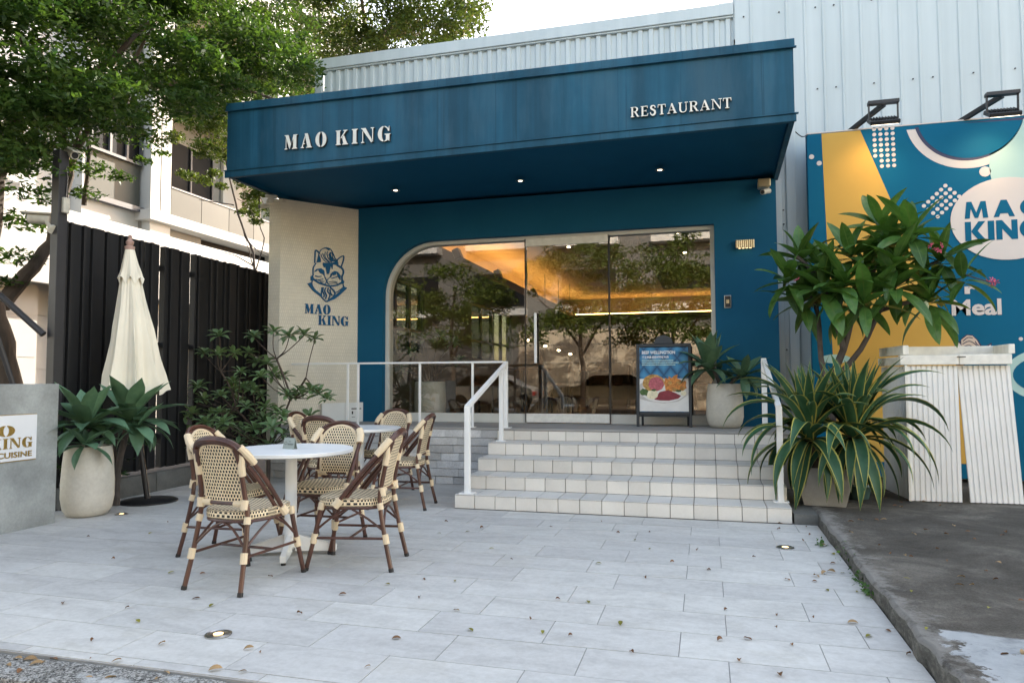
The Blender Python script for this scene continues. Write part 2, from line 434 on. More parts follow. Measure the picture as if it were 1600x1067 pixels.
def tufted_mat():
    """printed buttoned blue leather of the poster"""
    m, t, b = base_mat('printed tufted blue leather', 0.35, 0, 0.4)
    uv = coords(t, 'Object', False); s = nd(t, 'ShaderNodeSeparateXYZ'); t.links.new(uv, s.inputs[0])
    a = math_(t, 'ADD', math_(t, 'MULTIPLY', s.outputs[0], 6.5), math_(t, 'MULTIPLY', s.outputs[2], 5.0))
    d = math_(t, 'SUBTRACT', math_(t, 'MULTIPLY', s.outputs[0], 6.5), math_(t, 'MULTIPLY', s.outputs[2], 5.0))
    fa = math_(t, 'ABSOLUTE', math_(t, 'SUBTRACT', math_(t, 'FRACT', a), 0.5)); fd = math_(t, 'ABSOLUTE', math_(t, 'SUBTRACT', math_(t, 'FRACT', d), 0.5))
    h = math_(t, 'MAXIMUM', fa, fd)
    c = ramp(t, h, [(0.0, (0.06, 0.26, 0.46)), (0.22, (0.045, 0.21, 0.39)), (0.42, (0.022, 0.12, 0.25)), (0.5, (0.010, 0.06, 0.14))])
    t.links.new(c, b.inputs['Base Color']); return m

MT = {}
MT['tile'] = paving_mat(); MT['slab'] = slab_mat(); MT['fascia'] = fascia_mat(); MT['blue'] = blue_wall_mat(); MT['mosaic'] = mosaic_mat()
MT['weave'] = weave_mat(); MT['wrap'] = rattan_wrap_mat(); MT['sheet'] = steel_sheet_mat(); MT['tuft'] = tufted_mat()
MT['grout'] = M('dark grout', (0.35, 0.335, 0.315), 0.9)
MT['stepgrout'] = M('brown step grout', (0.23, 0.205, 0.18), 0.9, 0.3, 9)
MT['steptile'] = M('cream step tile', (0.70, 0.665, 0.60), 0.45, 0.07, 3.5, 0.05, 40, rnd=0.09, fine=0.2)
MT['treadtile'] = M('grey tread tile', (0.62, 0.605, 0.57), 0.42, 0.08, 3.5, 0.05, 40, rnd=0.08, fine=0.25)
MT['deck'] = M('grey terrace screed', (0.33, 0.32, 0.30), 0.7, 0.12, 3, 0.1)
MT['ledgestone'] = M('split grey white ledge stone', (0.56, 0.56, 0.55), 0.8, 0.16, 5, 0.8, 26, rnd=0.28, fine=0.7)
MT['wood'] = M('dark bamboo look tube', (0.078, 0.032, 0.021), 0.34, 0.35, 14, 0.0, stretch=(1, 1, 0.4), spec=0.5)
MT['rubber'] = M('black rubber', (0.012, 0.012, 0.012), 0.6)
MT['whitemetal'] = M('white powder coat', (0.82, 0.82, 0.80), 0.38, 0.05, 3)
MT['whiteframe'] = M('white aluminium frame', (0.60, 0.60, 0.55), 0.4, 0.05, 4)
MT['doorwhite'] = M('scuffed white rail', (0.76, 0.75, 0.69), 0.42, 0.1, 14)
MT['black'] = M('black metal', (0.014, 0.014, 0.016), 0.42, 0.2, 5)
MT['slate'] = M('dark slate frame', (0.022, 0.028, 0.034), 0.45, 0.15, 5)
MT['fence'] = M('black stained boards', (0.0085, 0.0085, 0.0095), 0.65, 0.35, 6, 0.25, 60, rnd=0.35, stretch=(1, 1, 0.15))
MT['post'] = M('dark grey steel', (0.030, 0.029, 0.031), 0.5, 0.15, 4)
MT['signconc'] = M('polished cement', (0.29, 0.305, 0.295), 0.55, 0.28, 3.2, 0.15, 30, fine=0.35, rvar=0.2)
MT['kerbconc'] = M('planter concrete', (0.13, 0.13, 0.12), 0.85, 0.25, 4, 0.35, 60, fine=0.4)
def granite_mat():
    m, t, b = base_mat('granite kerb', 0.9, 0, 0.2)
    v = coords(t)
    c = ramp(t, noise(t, v, 75, 3, 0.8), [(0.40, (0.05, 0.048, 0.043)), (0.5, (0.22, 0.21, 0.19)), (0.6, (0.46, 0.44, 0.40))])
    c = mixc(t, c, (0.50, 0.50, 0.48), math_(t, 'MULTIPLY', math_(t, 'SUBTRACT', noise(t, v, 5, 6, 0.75), 0.52), 7.0, True))
    t.links.new(c, b.inputs['Base Color']); bumped(t, b, noise(t, v, 60, 4, 0.75), 0.9, 0.008); return m
MT['granite'] = granite_mat()
MT['roadpave'] = M('grey street block', (0.26, 0.265, 0.27), 0.9, 0.25, 8, 0.6, 90, rnd=0.2, fine=0.9)
MT['asphalt'] = M('asphalt', (0.055, 0.055, 0.057), 0.9, 0.2, 3, 0.4, 90, fine=0.5)
MT['pot'] = M('cream fibre clay pot', (0.53, 0.495, 0.42), 0.62, 0.16, 2.6, 0.12, 50, fine=0.3)
MT['potgrey'] = M('greyish cement planter', (0.36, 0.35, 0.32), 0.75, 0.15, 4, 0.2, 50, fine=0.25)
MT['potgreen'] = M('green glazed pot', (0.045, 0.085, 0.075), 0.4)
MT['soil'] = M('dark soil', (0.025, 0.019, 0.014), 0.95, 0.3, 20, 0.8, 50)
MT['cloth'] = M('off white canvas', (0.80, 0.74, 0.60), 0.85, 0.09, 3.5, 0.15, 200, stretch=(1, 1, 0.4))
MT['polewood'] = M('brown umbrella pole', (0.16, 0.085, 0.055), 0.5, 0.2, 8)
MT['finial'] = M('turned pinkish wood', (0.42, 0.27, 0.22), 0.6, 0.12, 12)
MT['gold'] = M('brushed gold', (0.56, 0.38, 0.12), 0.32, 0.12, 30, metal=0.9)
MT['brass'] = M('ribbed brass', (0.50, 0.41, 0.26), 0.35, 0.1, 10, metal=0.8)
MT['plaque'] = M('white acrylic', (0.72, 0.73, 0.74), 0.3, 0.03)
MT['letter'] = M('off white letter', (0.82, 0.80, 0.72), 0.5, 0.08, 9)
MT['letterback'] = M('dark letter return', (0.045, 0.04, 0.035), 0.6)
MT['logoblue'] = M('blue acrylic', (0.006, 0.085, 0.20), 0.5, 0.1, spec=0.12)
MT['chrome'] = M('stainless ring', (0.52, 0.51, 0.48), 0.28, 0.12, 20, metal=1.0)
MT['lampon'] = emit('warm lamp', (1.0, 0.80, 0.55), 1.4)
MT['uplamp'] = emit('warm uplight', (1.0, 0.68, 0.34), 0.55)
MT['cove'] = emit('cove strip', (1.0, 0.50, 0.13), 6.5)
MT['bulb'] = emit('spot bulb', (1.0, 0.75, 0.45), 12.0)
MT['glass'] = glass_mat('shopfront glass', 0.135, (0.80, 0.80, 0.76))
MT['glass3'] = glass_mat('tinted side glass', 0.08, (0.22, 0.24, 0.22))
MT['glass2'] = glass_mat('balustrade glass', 0.10, (0.75, 0.76, 0.70))
MT['camwhite'] = M('aged white plastic', (0.55, 0.52, 0.44), 0.5, 0.12, 20)
MT['mblue'] = M('mural blue', (0.003, 0.115, 0.215), 0.65, 0.05, 1.5, spec=0.12)
MT['myellow'] = M('mural yellow', (0.62, 0.37, 0.085), 0.65, 0.04, 1.5, spec=0.12)
MT['mcream'] = M('mural pale pink white', (0.66, 0.60, 0.56), 0.65, 0.03, 2, spec=0.12)
MT['mmint'] = M('mural mint', (0.42, 0.60, 0.56), 0.65, 0.03, 2, spec=0.12)
MT['mdark'] = M('mural navy shadow', (0.012, 0.018, 0.07), 0.45, 0.03, 2)
MT['mhair'] = M('mural hair beige', (0.62, 0.50, 0.40), 0.45, 0.05, 4)
MT['bldg'] = M('white building cladding', (0.52, 0.515, 0.49), 0.55, 0.06, 0.8, rnd=0.04)
MT['bldgrey'] = M('beige grey render', (0.25, 0.24, 0.22), 0.7, 0.08, 1.2)
MT['bldframe'] = M('grey aluminium', (0.09, 0.09, 0.10), 0.45, 0.1)
MT['bldglass'] = M('building window', (0.012, 0.013, 0.015), 0.5, 0.3, 1.0, spec=0.06)
MT['bluepane'] = M('frosted balustrade pane', (0.115, 0.115, 0.10), 0.5, 0.08, 0.8, spec=0.15, rnd=0.25)
MT['bark'] = M('tree bark', (0.085, 0.064, 0.048), 0.9, 0.4, 9, 0.9, 32, stretch=(1, 1, 0.35), fine=0.6)
MT['branch'] = M('branch bark', (0.075, 0.055, 0.042), 0.85, 0.3, 14, 0.4, 60)
MT['frangi'] = M('frangipani bark', (0.075, 0.062, 0.055), 0.8, 0.25, 14, 0.3, 40)
MT['treeleaf'] = leaf_mat('tree leaves', (0.020, 0.058, 0.015), (0.085, 0.145, 0.030), 0.5, 0.45, 5.0)
MT['rearleaf'] = leaf_mat('sunlit tree leaves', (0.045, 0.085, 0.018), (0.12, 0.16, 0.032), 0.5, 0.45, 4.0)
MT['mirrorleaf'] = leaf_mat('street tree leaves', (0.07, 0.115, 0.02), (0.17, 0.20, 0.04), 0.4, 0.45, 4.0)  # brighter than the other leaves: sunlight is put into the colour
MT['agave'] = leaf_mat('soft agave leaf', (0.072, 0.148, 0.085), (0.125, 0.22, 0.125), 0.10, 0.42, 3.0, 0.4)
MT['agavevar'] = leaf_mat('variegated agave leaf', (0.028, 0.080, 0.042), (0.048, 0.118, 0.056), 0.08, 0.42, 4.0, 0.25, margin=(0.36, 0.34, 0.085), rnd=0.12)
MT['frangileaf'] = leaf_mat('frangipani leaf', (0.042, 0.118, 0.024), (0.10, 0.20, 0.045), 0.3, 0.33, 5.0, 0.45, midrib=(0.11, 0.19, 0.05))
MT['shrubleaf'] = leaf_mat('shrub leaf', (0.125, 0.215, 0.10), (0.20, 0.30, 0.14), 0.2, 0.36, 9.0, 0.45, midrib=(0.16, 0.24, 0.11))
MT['fern'] = leaf_mat('understorey leaf', (0.020, 0.06, 0.020), (0.05, 0.10, 0.03), 0.25, 0.45, 8.0)
MT['pink'] = leaf_mat('pink petal', (0.50, 0.07, 0.16), (0.66, 0.14, 0.24), 0.3, 0.5, 9.0)
MT['bud'] = M('pale green fruit', (0.30, 0.32, 0.17), 0.6)
MT['dry1'] = leaf_mat('dry brown leaf', (0.13, 0.065, 0.035), (0.24, 0.13, 0.065), 0.1, 0.7, 18.0, 0.2)
MT['dry2'] = leaf_mat('yellow green leaf', (0.17, 0.17, 0.03), (0.28, 0.25, 0.05), 0.15, 0.6, 18.0, 0.2)
MT['dry3'] = leaf_mat('tan leaf', (0.26, 0.17, 0.085), (0.38, 0.26, 0.14), 0.1, 0.7, 18.0, 0.2)
MT['weed'] = leaf_mat('weed leaf', (0.04, 0.12, 0.02), (0.09, 0.19, 0.04), 0.3, 0.5, 9.0)
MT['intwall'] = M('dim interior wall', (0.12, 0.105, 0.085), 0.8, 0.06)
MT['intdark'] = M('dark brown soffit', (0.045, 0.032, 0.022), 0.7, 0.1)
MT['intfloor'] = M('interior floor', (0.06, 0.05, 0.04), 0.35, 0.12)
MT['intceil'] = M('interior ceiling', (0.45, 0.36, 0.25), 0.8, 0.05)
MT['bottle'] = M('dark bottle glass', (0.02, 0.018, 0.012), 0.12, 0.2, spec=0.8)
MT['paper'] = M('white paper', (0.66, 0.67, 0.65), 0.7, 0.03)
MT['ink'] = M('black ink', (0.02, 0.02, 0.02), 0.6)
MT['standgrey'] = M('grey green card', (0.25, 0.285, 0.255), 0.5, 0.06)
MT['meat'] = M('print pink meat', (0.42, 0.10, 0.13), 0.35, 0.35, 40)
MT['crust'] = M('print golden crust', (0.42, 0.24, 0.07), 0.35, 0.5, 45)
MT['fries'] = M('print orange crisps', (0.52, 0.20, 0.045), 0.35, 0.5, 40)
MT['sauce'] = M('print red sauce', (0.22, 0.025, 0.045), 0.3, 0.2, 20)
MT['mash'] = M('print cream mash', (0.74, 0.68, 0.48), 0.35, 0.15, 40)
MT['plate'] = M('print white plate', (0.72, 0.71, 0.68), 0.35, 0.06, 6)
MT['plate2'] = M('print plate well', (0.50, 0.48, 0.45), 0.35, 0.15, 25)
MT['herb'] = M('print herb', (0.05, 0.11, 0.03), 0.35, 0.4, 40)
MT['carsilver'] = M('champagne car paint', (0.50, 0.45, 0.36), 0.3, 0.05, metal=0.1)
MT['carwhite'] = M('white car paint', (0.70, 0.70, 0.68), 0.25, 0.03)
MT['carred'] = M('red tail lamp', (0.40, 0.02, 0.02), 0.2)
MT['oppgrey'] = M('grey street wall', (0.13, 0.125, 0.115), 0.8, 0.08, 0.5)
MT['oppwall'] = M('cream street wall', (0.44, 0.36, 0.26), 0.8, 0.06, 0.5)

# measured points: a photograph pixel (1600 wide) taken to the real plane it lies on
_F = 1105.66
def _ray(x, y): return _f + _rr * ((x - 800) / _F) - _uu * ((y - 533) / _F)
def on_z(x, y, z=0.0):
    d = _ray(x, y); return Vector((0, 0, CAM_H)) + d * ((z - CAM_H) / d.z)
def on_y(x, y, Y):
    d = _ray(x, y); return Vector((0, 0, CAM_H)) + d * (Y / d.y)
def on_x(x, y, X):
    d = _ray(x, y); return Vector((0, 0, CAM_H)) + d * (X / d.x)
def on_plane(x, y, p, n):
    d = _ray(x, y); n = Vector(n); o = Vector((0, 0, CAM_H)); return o + d * ((Vector(p) - o).dot(n) / d.dot(n))

# ================================================================== SETTING
MB().box(-90, 90, -70, 110, -0.30, -0.075).build('ground', MT['asphalt'], kind='structure')
MB().box(-40, 40, -11.0, 1.6, -0.074, -0.066).build('road', MT['asphalt'], kind='structure')

# ---- patio of 0.62 x 0.31 m tiles in third bond
patio = MB().box(-6.6, 0.868, 2.555, 8.2, -0.07, -0.004).build('patio_floor', MT['grout'], kind='structure')
TW, TH, GAP = 0.6165, 0.3125, 0.0042
tile_cache = {}
def paving_tile(x0, x1, y0, y1):
    k = (round(x1 - x0, 3), round(y1 - y0, 3))
    if k not in tile_cache:
        hw, hh = (x1 - x0 - GAP) / 2, (y1 - y0 - GAP) / 2
        m = MB().box(-hw, hw, -hh, hh, -0.03, 0); me = m.mesh('paving_tile', MT['tile']); finish(me, False, 0)
        tile_cache[k] = me
    o = link('paving_tile', tile_cache[k], patio)
    o.location = Vector(((x0 + x1) / 2, (y0 + y1) / 2, rng.uniform(-0.0006, 0.0006))) - wloc(patio)
rows = [3.565 + TH * i for i in range(-4, 18)]
for i in range(len(rows) - 1):
    y0, y1 = max(rows[i], 2.56), rows[i + 1]
    if y1 < 2.62 or y0 > 7.82: continue
    off = -0.545 if i % 2 == 0 else -0.139
    x = off - TW * 12
    xmax = 0.866
    if y1 > 6.46: xmax = -2.33
    while x < xmax:
        a, b = max(x, -6.15), min(x + TW, xmax); x += TW
        if b - a < 0.05: continue
        if y0 < 6.40 < y1 and b > -2.33:            # row cut by the bottom step
            if a < -2.33: paving_tile(a, -2.33, y0, y1); a = -2.33
            if 6.40 - y0 > 0.05 and b - a > 0.05: paving_tile(a, b, y0, 6.40)
            continue
        paving_tile(a, b, y0, min(y1, 7.84))

# ---- street kerb and paving in front of the patio
kerb = MB().box(-7, 0.9, 2.20, 2.553, -0.2, -0.03).build('street_kerb', MT['grout'], kind='structure')
x = -6.6
while x < 0.9:
    L = 0.80
    m = MB().box(-L / 2 + 0.012, L / 2 - 0.012, -0.105, 0.105, -0.15, 0); me = m.mesh('kerb_stone', MT['granite']); finish(me, True, 0.012, 2)
    o = link('kerb_stone', me, kerb); o.location = Vector((x + L / 2 - 0.09, 2.438, -0.008 + rng.uniform(-.004, .004))) - wloc(kerb); o.rotation_euler = (0, 0, rng.uniform(-.006, .006)); x += L
gut = MB().box(-7, 0.9, 1.5, 2.315, -0.2, -0.06).build('street_pavement', MT['grout'], kind='structure')
bm_ = MB().box(-0.196, 0.196, -0.096, 0.096, -0.05, 0); pme = bm_.mesh('paving_block', MT['roadpave']); finish(pme, True, 0.008, 1)
for j in range(3):
    for i in range(12):
        o = link('paving_block', pme, gut); o.location = Vector((-4.6 + i * 0.4 + (0.2 if j % 2 else 0), 2.215 - j * 0.2, -0.035 + rng.uniform(-.002, .002))) - wloc(gut)

# ---- raised concrete slab on the right: a broken, worn nosing along the patio
def slab():
    nx, ny = 46, 90
    xs = [0.0] + [0.012 + (i / nx) ** 2.2 * 8.0 for i in range(nx + 1)]
    v = []; f = []
    def edge(y):
        e = 0.872 + 0.006 * math.sin(y * 5.1) + 0.005 * math.sin(y * 13.7 + 1) + 0.003 * math.sin(y * 37)
        if y < 3.5: e += 0.025 * (3.5 - y) + 0.012 * math.sin(y * 21)
        return e
    ys = [2.0 + 6.95 * j / ny for j in range(ny + 1)]
    for y in ys:
        h = 0.088 + 0.004 * math.sin(y * 2.3) + 0.0025 * math.sin(y * 17)
        if y < 3.55: h += 0.010 * min(1, (3.55 - y) * 5)
        e = edge(y)
        v.append((e - 0.004 - 0.87, y, -0.02))
        v.append((e - 0.87, y, h * 0.72 + 0.004 * math.sin(y * 29)))
        for xx in xs[1:]:
            v.append((e + xx - 0.87, y, h + (0.0016 * math.sin(xx * 9 + y * 7) if xx > 0.02 else -0.006)))
    n = len(xs) + 1
    for j in range(ny):
        for i in range(n - 1):
            a = j * n + i; f.append((a, a + 1, a + n + 1, a + n))
    f = [tuple(reversed(q)) for q in f]
    m = MB(); m.add(v, f)
    me = m.mesh('concrete_slab', MT['slab']); 
    bm = bmesh.new(); bm.from_mesh(me); bmesh.ops.recalc_face_normals(bm, faces=bm.faces)
    if sum(q.normal.z for q in bm.faces) < 0: bmesh.ops.reverse_faces(bm, faces=bm.faces)
    for q in bm.faces: q.smooth = True
    bm.to_mesh(me); bm.free()
    o = bpy.data.objects.new('concrete_slab', me); C.objects.link(o); o.location = (0.87, 0, 0); o['kind'] = 'structure'
slab()
MB().box(0.69, 0.878, 6.41, 8.6, -0.02, 0.082).build('slab_end', MT['kerbconc'], kind='structure')

# ================================================================== TERRACE AND STEPS
X0, Y0, RZ, TR = -2.326, 6.404, 0.13166, 0.3565
DECK = 5 * RZ; YD = Y0 + 4 * TR
terr = MB().box(-5.30, 0.84, YD + 0.012, 9.2, 0.0, DECK - 0.02).box(-5.30, 0.84, YD - 0.004, 9.2, DECK - 0.02, DECK).build('terrace', MT['deck'], kind='structure')
for row in range(7):
    z0, z1 = row * 0.0905 + 0.003, (row + 1) * 0.0905 - 0.002
    x = -5.29 + (0.0 if row % 2 else -0.17)
    while x < X0 - 0.01:
        L = rng.choice((0.22, 0.34, 0.46, 0.46))
        a, b = max(x, -5.29), min(x + L, X0); x += L
        if b - a < 0.04: continue
        pr = rng.uniform(0.008, 0.026)
        m = MB().box(a + 0.0015, b - 0.0015, YD - pr + 0.006, YD + 0.02, z0, z1)
        m.build('ledge_stone', MT['ledgestone'], terr, bevel=0.003)
steps = thing('entrance_steps', 'five wide cream tiled steps rising to the glass door', 'steps', (-0.826, Y0, 0))
core = MB()
for k in range(5):
    if k < 4: core.box(X0 + 0.003, X0 + 2.997, Y0 + k * TR + 0.007, YD + 0.02, k * RZ, (k + 1) * RZ - 0.007)
core.box(X0 + 0.003, X0 + 2.997, YD + 0.0, YD + 0.0115, 4 * RZ - 0.006, DECK - 0.021)
core.build('core', MT['stepgrout'], steps)
g = 0.0032
m = MB().box(-0.1 + g, 0.1 - g, 0, 0.012, 0.003, RZ - 0.011); rme = m.mesh('riser_tile', MT['steptile']); finish(rme, True, 0.0015)
m = MB().box(-0.1 + g, 0.1 - g, -0.004, TR - 0.002, -0.008, 0); tme = m.mesh('tread_tile', MT['treadtile']); finish(tme, True, 0.002)
for k in range(5):
    for i in range(15):
        o = link('riser_tile', rme, steps); o.location = Vector((X0 + 0.1 + 0.2 * i, Y0 + k * TR - 0.004 + rng.uniform(0, .0012), k * RZ)) - wloc(steps)
        if k == 4: o.scale.z = 0.86
        if k < 4:
            o = link('tread_tile', tme, steps); o.location = Vector((X0 + 0.1 + 0.2 * i, Y0 + k * TR, (k + 1) * RZ)) - wloc(steps)

# ================================================================== RESTAURANT BUILDING
YW = 8.70
rest = thing('restaurant_building', 'blue and cream restaurant with deep blue canopy and rounded shopfront window', 'building', (-2.2, 8.9, DECK))
OL, ORt, OT, RAD = -4.19, 0.118, 3.06, 0.72
opening = [(OL, DECK), (OL, OT - RAD)] + arc(OL + RAD, OT - RAD, RAD, RAD, 180, 90, 14)[1:] + [(ORt, OT), (ORt, DECK)]
outer = [(-4.62, DECK)] + opening + [(0.822, DECK), (0.822, 3.56), (-4.62, 3.56)]
MB().poly(outer, (0, 0, 0), (1, 0, 0), (0, 0, 1), (0, -1, 0), -(YW + 0.14), -YW).build('front_wall', MT['blue'], rest)
# cream mosaic wing wall
CA, CB = Vector((-5.235, 7.885, 0)), Vector((-4.43, 8.86, 0))
d = (CB - CA).normalized(); nrm = Vector((d.y, -d.x, 0))
wing = MB()
q0, q1 = CA, CB; b0, b1 = CA - Vector((0.175, -0.012, 0)), CB - Vector((0.175, -0.012, 0))
zt = 3.545
wing.add([q0, q1, q1 + Vector((0, 0, zt)), q0 + Vector((0, 0, zt)), b0, b1, b1 + Vector((0, 0, zt)), b0 + Vector((0, 0, zt))],
         [(0, 1, 2, 3), (4, 0, 3, 7), (5, 4, 7, 6), (1, 5, 6, 2), (3, 2, 6, 7)])
Lw = (CB - CA).length
wing.uv = [(0, 0), (Lw, 0), (Lw, zt), (0, zt), (-0.175, 0), (Lw + .175, 0), (Lw + .175, zt), (-0.175, zt)]
wo = wing.build('mosaic_wing_wall', MT['mosaic'], rest, label='cream mosaic wing wall carrying the cat logo')
MB().box(-5.43, -5.20, 7.86, 7.95, 3.50, 3.535).build('wall_cap', MT['mosaic'], wo)
# canopy, very slightly out of parallel with the wall
FL, FR = Vector((-5.28, 6.87, 0)), Vector((0.815, 6.757, 0))
cu = (FR - FL).normalized(); cn = Vector((cu.y, -cu.x, 0)); CL_ = (FR - FL).length
def cz(u, zl, zr): return zl + (zr - zl) * u / CL_
can = MB()
zb = 3.545
can.poly([(0, zb), (CL_, zb), (CL_, 4.300), (0, 4.395)], FL, cu, (0, 0, 1), cn, -0.06, 0.0)
canopy = can.build('canopy', MT['fascia'], rest)
MB().poly([(-0.012, zb - 0.012), (CL_ + 0.012, zb - 0.008), (CL_ + 0.012, zb + 0.058), (-0.012, zb + 0.062)], FL, cu, (0, 0, 1), cn, 0.001, 0.022).build('bottom_trim', MT['fascia'], canopy, bevel=0.003)
MB().poly([(-0.014, zb + 0.062), (CL_ + 0.03, zb + 0.060), (CL_ + 0.03, zb + 0.068), (-0.014, zb + 0.072)], FL, cu, (0, 0, 1), cn, 0.001, 0.034).build('bottom_ledge', MT['fascia'], canopy)
MB().poly([(-0.012, 4.318), (CL_ + 0.012, 4.228), (CL_ + 0.012, 4.304), (-0.012, 4.400)], FL, cu, (0, 0, 1), cn, 0.001, 0.020).build('top_trim', MT['fascia'], canopy, bevel=0.003)
MB().poly([(-0.014, 4.306), (CL_ + 0.026, 4.218), (CL_ + 0.026, 4.229), (-0.014, 4.317)], FL, cu, (0, 0, 1), cn, 0.001, 0.032).build('top_ledge', MT['fascia'], canopy)
side = MB()
side.poly([(0.061, zb), (2.2, zb), (2.2, 4.35), (0.061, 4.38)], FL, -cn, (0, 0, 1), -cu, -0.05, 0.0)
side.build('side_panel', MT['fascia'], canopy)
MB().poly([(0.061, zb), (2.0, zb), (2.0, 4.27), (0.061, 4.288)], FR, -cn, (0, 0, 1), cu, -0.05, 0.0).build('side_panel', MT['fascia'], canopy)
MB().poly([(0.052, 0.062), (CL_ - 0.052, 0.062), (CL_ - 0.052, 2.10), (0.052, 2.0)], FL + Vector((0, 0, zb + 0.012)), cu, -cn, (0, 0, 1), 0.0, 0.05).build('soffit', MT['blue'], canopy)
MB().poly([(0.052, 0.062), (CL_ - 0.052, 0.062), (CL_ - 0.052, 2.2), (0.052, 2.1)], FL + Vector((0, 0, 4.20)), cu, -cn, (0, 0, 1), 0.0, 0.05).build('roof_deck', MT['bldgrey'], canopy)
for px, py in ((618, 297), (813, 282), (1031, 265)):
    p = on_z(px, py, zb + 0.01)
    dl = MB().lathe([(0.052, 0.0), (0.056, -0.006), (0.040, -0.010), (0.036, -0.002), (0.034, 0.0)], 20, (p.x, p.y, p.z + 0.0015)).build('downlight', MT['chrome'], canopy, smooth=True)
    MB().lathe([(0.024, 0.0), (0.024, -0.004)], 16, (p.x, p.y, p.z)).build('lamp', MT['lampon'], dl)
# window frame, panes, door
def inset(pts, k):  # pulls the arch outline inwards
    out = []
    cx, cz_ = OL + RAD, OT - RAD
    for x, z in pts:
        if x < cx and z > cz_:
            dd = Vector((x - cx, z - cz_)); dd = dd * ((RAD - k) / RAD); out.append((cx + dd.x, cz_ + dd.y))
        else:
            out.append((min(max(x, OL + k), ORt - k), min(z, OT - k)))
    return out
frame = MB()
oi_, ii_ = opening, inset(opening, 0.048)
frame.poly(oi_ + ii_[::-1], (0, 0, 0), (1, 0, 0), (0, 0, 1), (0, -1, 0), -8.93, -8.79)
wf = frame.build('window_frame', MT['whiteframe'], rest)
ins = inset(opening, 0.049)
lp = [p for p in ins if p[0] < -2.3]
lpane = [(-2.232, DECK + 0.12)] + [(OL + 0.049, DECK + 0.12)] + [p for p in lp if p[1] > DECK + 0.2] + [(-2.232, OT - 0.049)]
MB().poly(lpane, (0, 0, 0), (1, 0, 0), (0, 0, 1), (0, -1, 0), -8.862, -8.850).build('window_pane', MT['glass'], rest, label='wide left pane with one rounded corner')
MB().box(-1.150, ORt - 0.049, 8.850, 8.862, DECK + 0.12, OT - 0.049).build('window_pane', MT['glass'], rest)
MB().box(OL + 0.049, -2.232, 8.82, 8.87, DECK + 0.001, DECK + 0.119).build('bottom_rail', MT['whiteframe'], rest, bevel=0.003)
MB().box(-1.150, ORt - 0.049, 8.82, 8.87, DECK + 0.001, DECK + 0.119).build('bottom_rail', MT['whiteframe'], rest, bevel=0.003)
MB().box(-2.236, -2.226, 8.83, 8.875, DECK + 0.12, OT - 0.05).build('mullion', MT['slate'], rest)
MB().box(-1.158, -1.149, 8.83, 8.875, DECK + 0.12, OT - 0.05).build('mullion', MT['slate'], rest)
door = MB().box(-2.222, -1.160, 8.792, 8.804, DECK + 0.125, 2.925).build('glass_door', MT['glass'], rest)
MB().box(-2.222, -1.160, 8.780, 8.816, 2.926, 3.022).build('top_rail', MT['doorwhite'], door, bevel=0.003)
MB().box(-2.222, -1.160, 8.780, 8.816, DECK + 0.012, DECK + 0.124).build('bottom_rail', MT['doorwhite'], door, bevel=0.003)
for xx in (-2.231, -1.158): MB().box(xx - 0.004, xx + 0.006, 8.784, 8.812, DECK + 0.012, 3.02).build('edge_seal', MT['black'], door)
h = MB().bar((-2.085, 8.735, 1.42), (-2.085, 8.735, 2.06), 0.034, 0.022)
h.bar((-2.085, 8.746, 1.50), (-2.085, 8.790, 1.50), 0.018, 0.018).bar((-2.085, 8.746, 1.98), (-2.085, 8.790, 1.98), 0.018, 0.018)
h.build('handle', MT['whitemetal'], door, bevel=0.003)
# parapet of corrugated sheet with coping
def corrugated(x0, x1, z0, z1, pitch, rib, depth, Y):
    """sheet in the XZ plane facing -Y with raised ribs"""
    prof = []; x = x0
    while x < x1 - 1e-6:
        e = min(x + pitch, x1); fl = pitch - rib
        prof += [(x, 0), (min(x + fl * 0.98, e), 0)]
        if x + pitch <= x1 + 1e-6: prof += [(x + fl + rib * 0.18, -depth), (x + pitch - rib * 0.18, -depth)]
        x += pitch
    prof.append((x1, 0))
    m = MB(); v = []
    for (a, b) in prof: v += [(a, Y + b, z0), (a, Y + b, z1)]
    n = len(prof)
    for (a, b) in prof: v += [(a, Y + 0.012, z0), (a, Y + 0.012, z1)]
    f = [(2 * i, 2 * i + 2, 2 * i + 3, 2 * i + 1) for i in range(n - 1)] + [(2 * n + 2 * i + 1, 2 * n + 2 * i + 3, 2 * n + 2 * i + 2, 2 * n + 2 * i) for i in range(n - 1)]
    f += [(2 * i + 1, 2 * i + 3, 2 * n + 2 * i + 3, 2 * n + 2 * i + 1) for i in range(n - 1)]
    m.add(v, f); return m
xx = -5.30
while xx < 0.40:
    e = min(xx + 0.81, 0.40)
    corrugated(xx, e, 4.0, 5.70, 0.135, 0.075, 0.026, 9.02).build('wall_sheet', MT['sheet'], rest); xx = e + 0.0005
MB().box(-5.42, 0.40, 8.955, 9.10, 5.715, 5.868).box(-5.42, 0.40, 8.975, 9.10, 5.690, 5.7145).build('coping', MT['sheet'], rest, bevel=0.004)
MB().box(-5.42, -5.305, 8.965, 9.10, 4.0, 5.689).build('corner_flashing', MT['sheet'], rest, bevel=0.004)
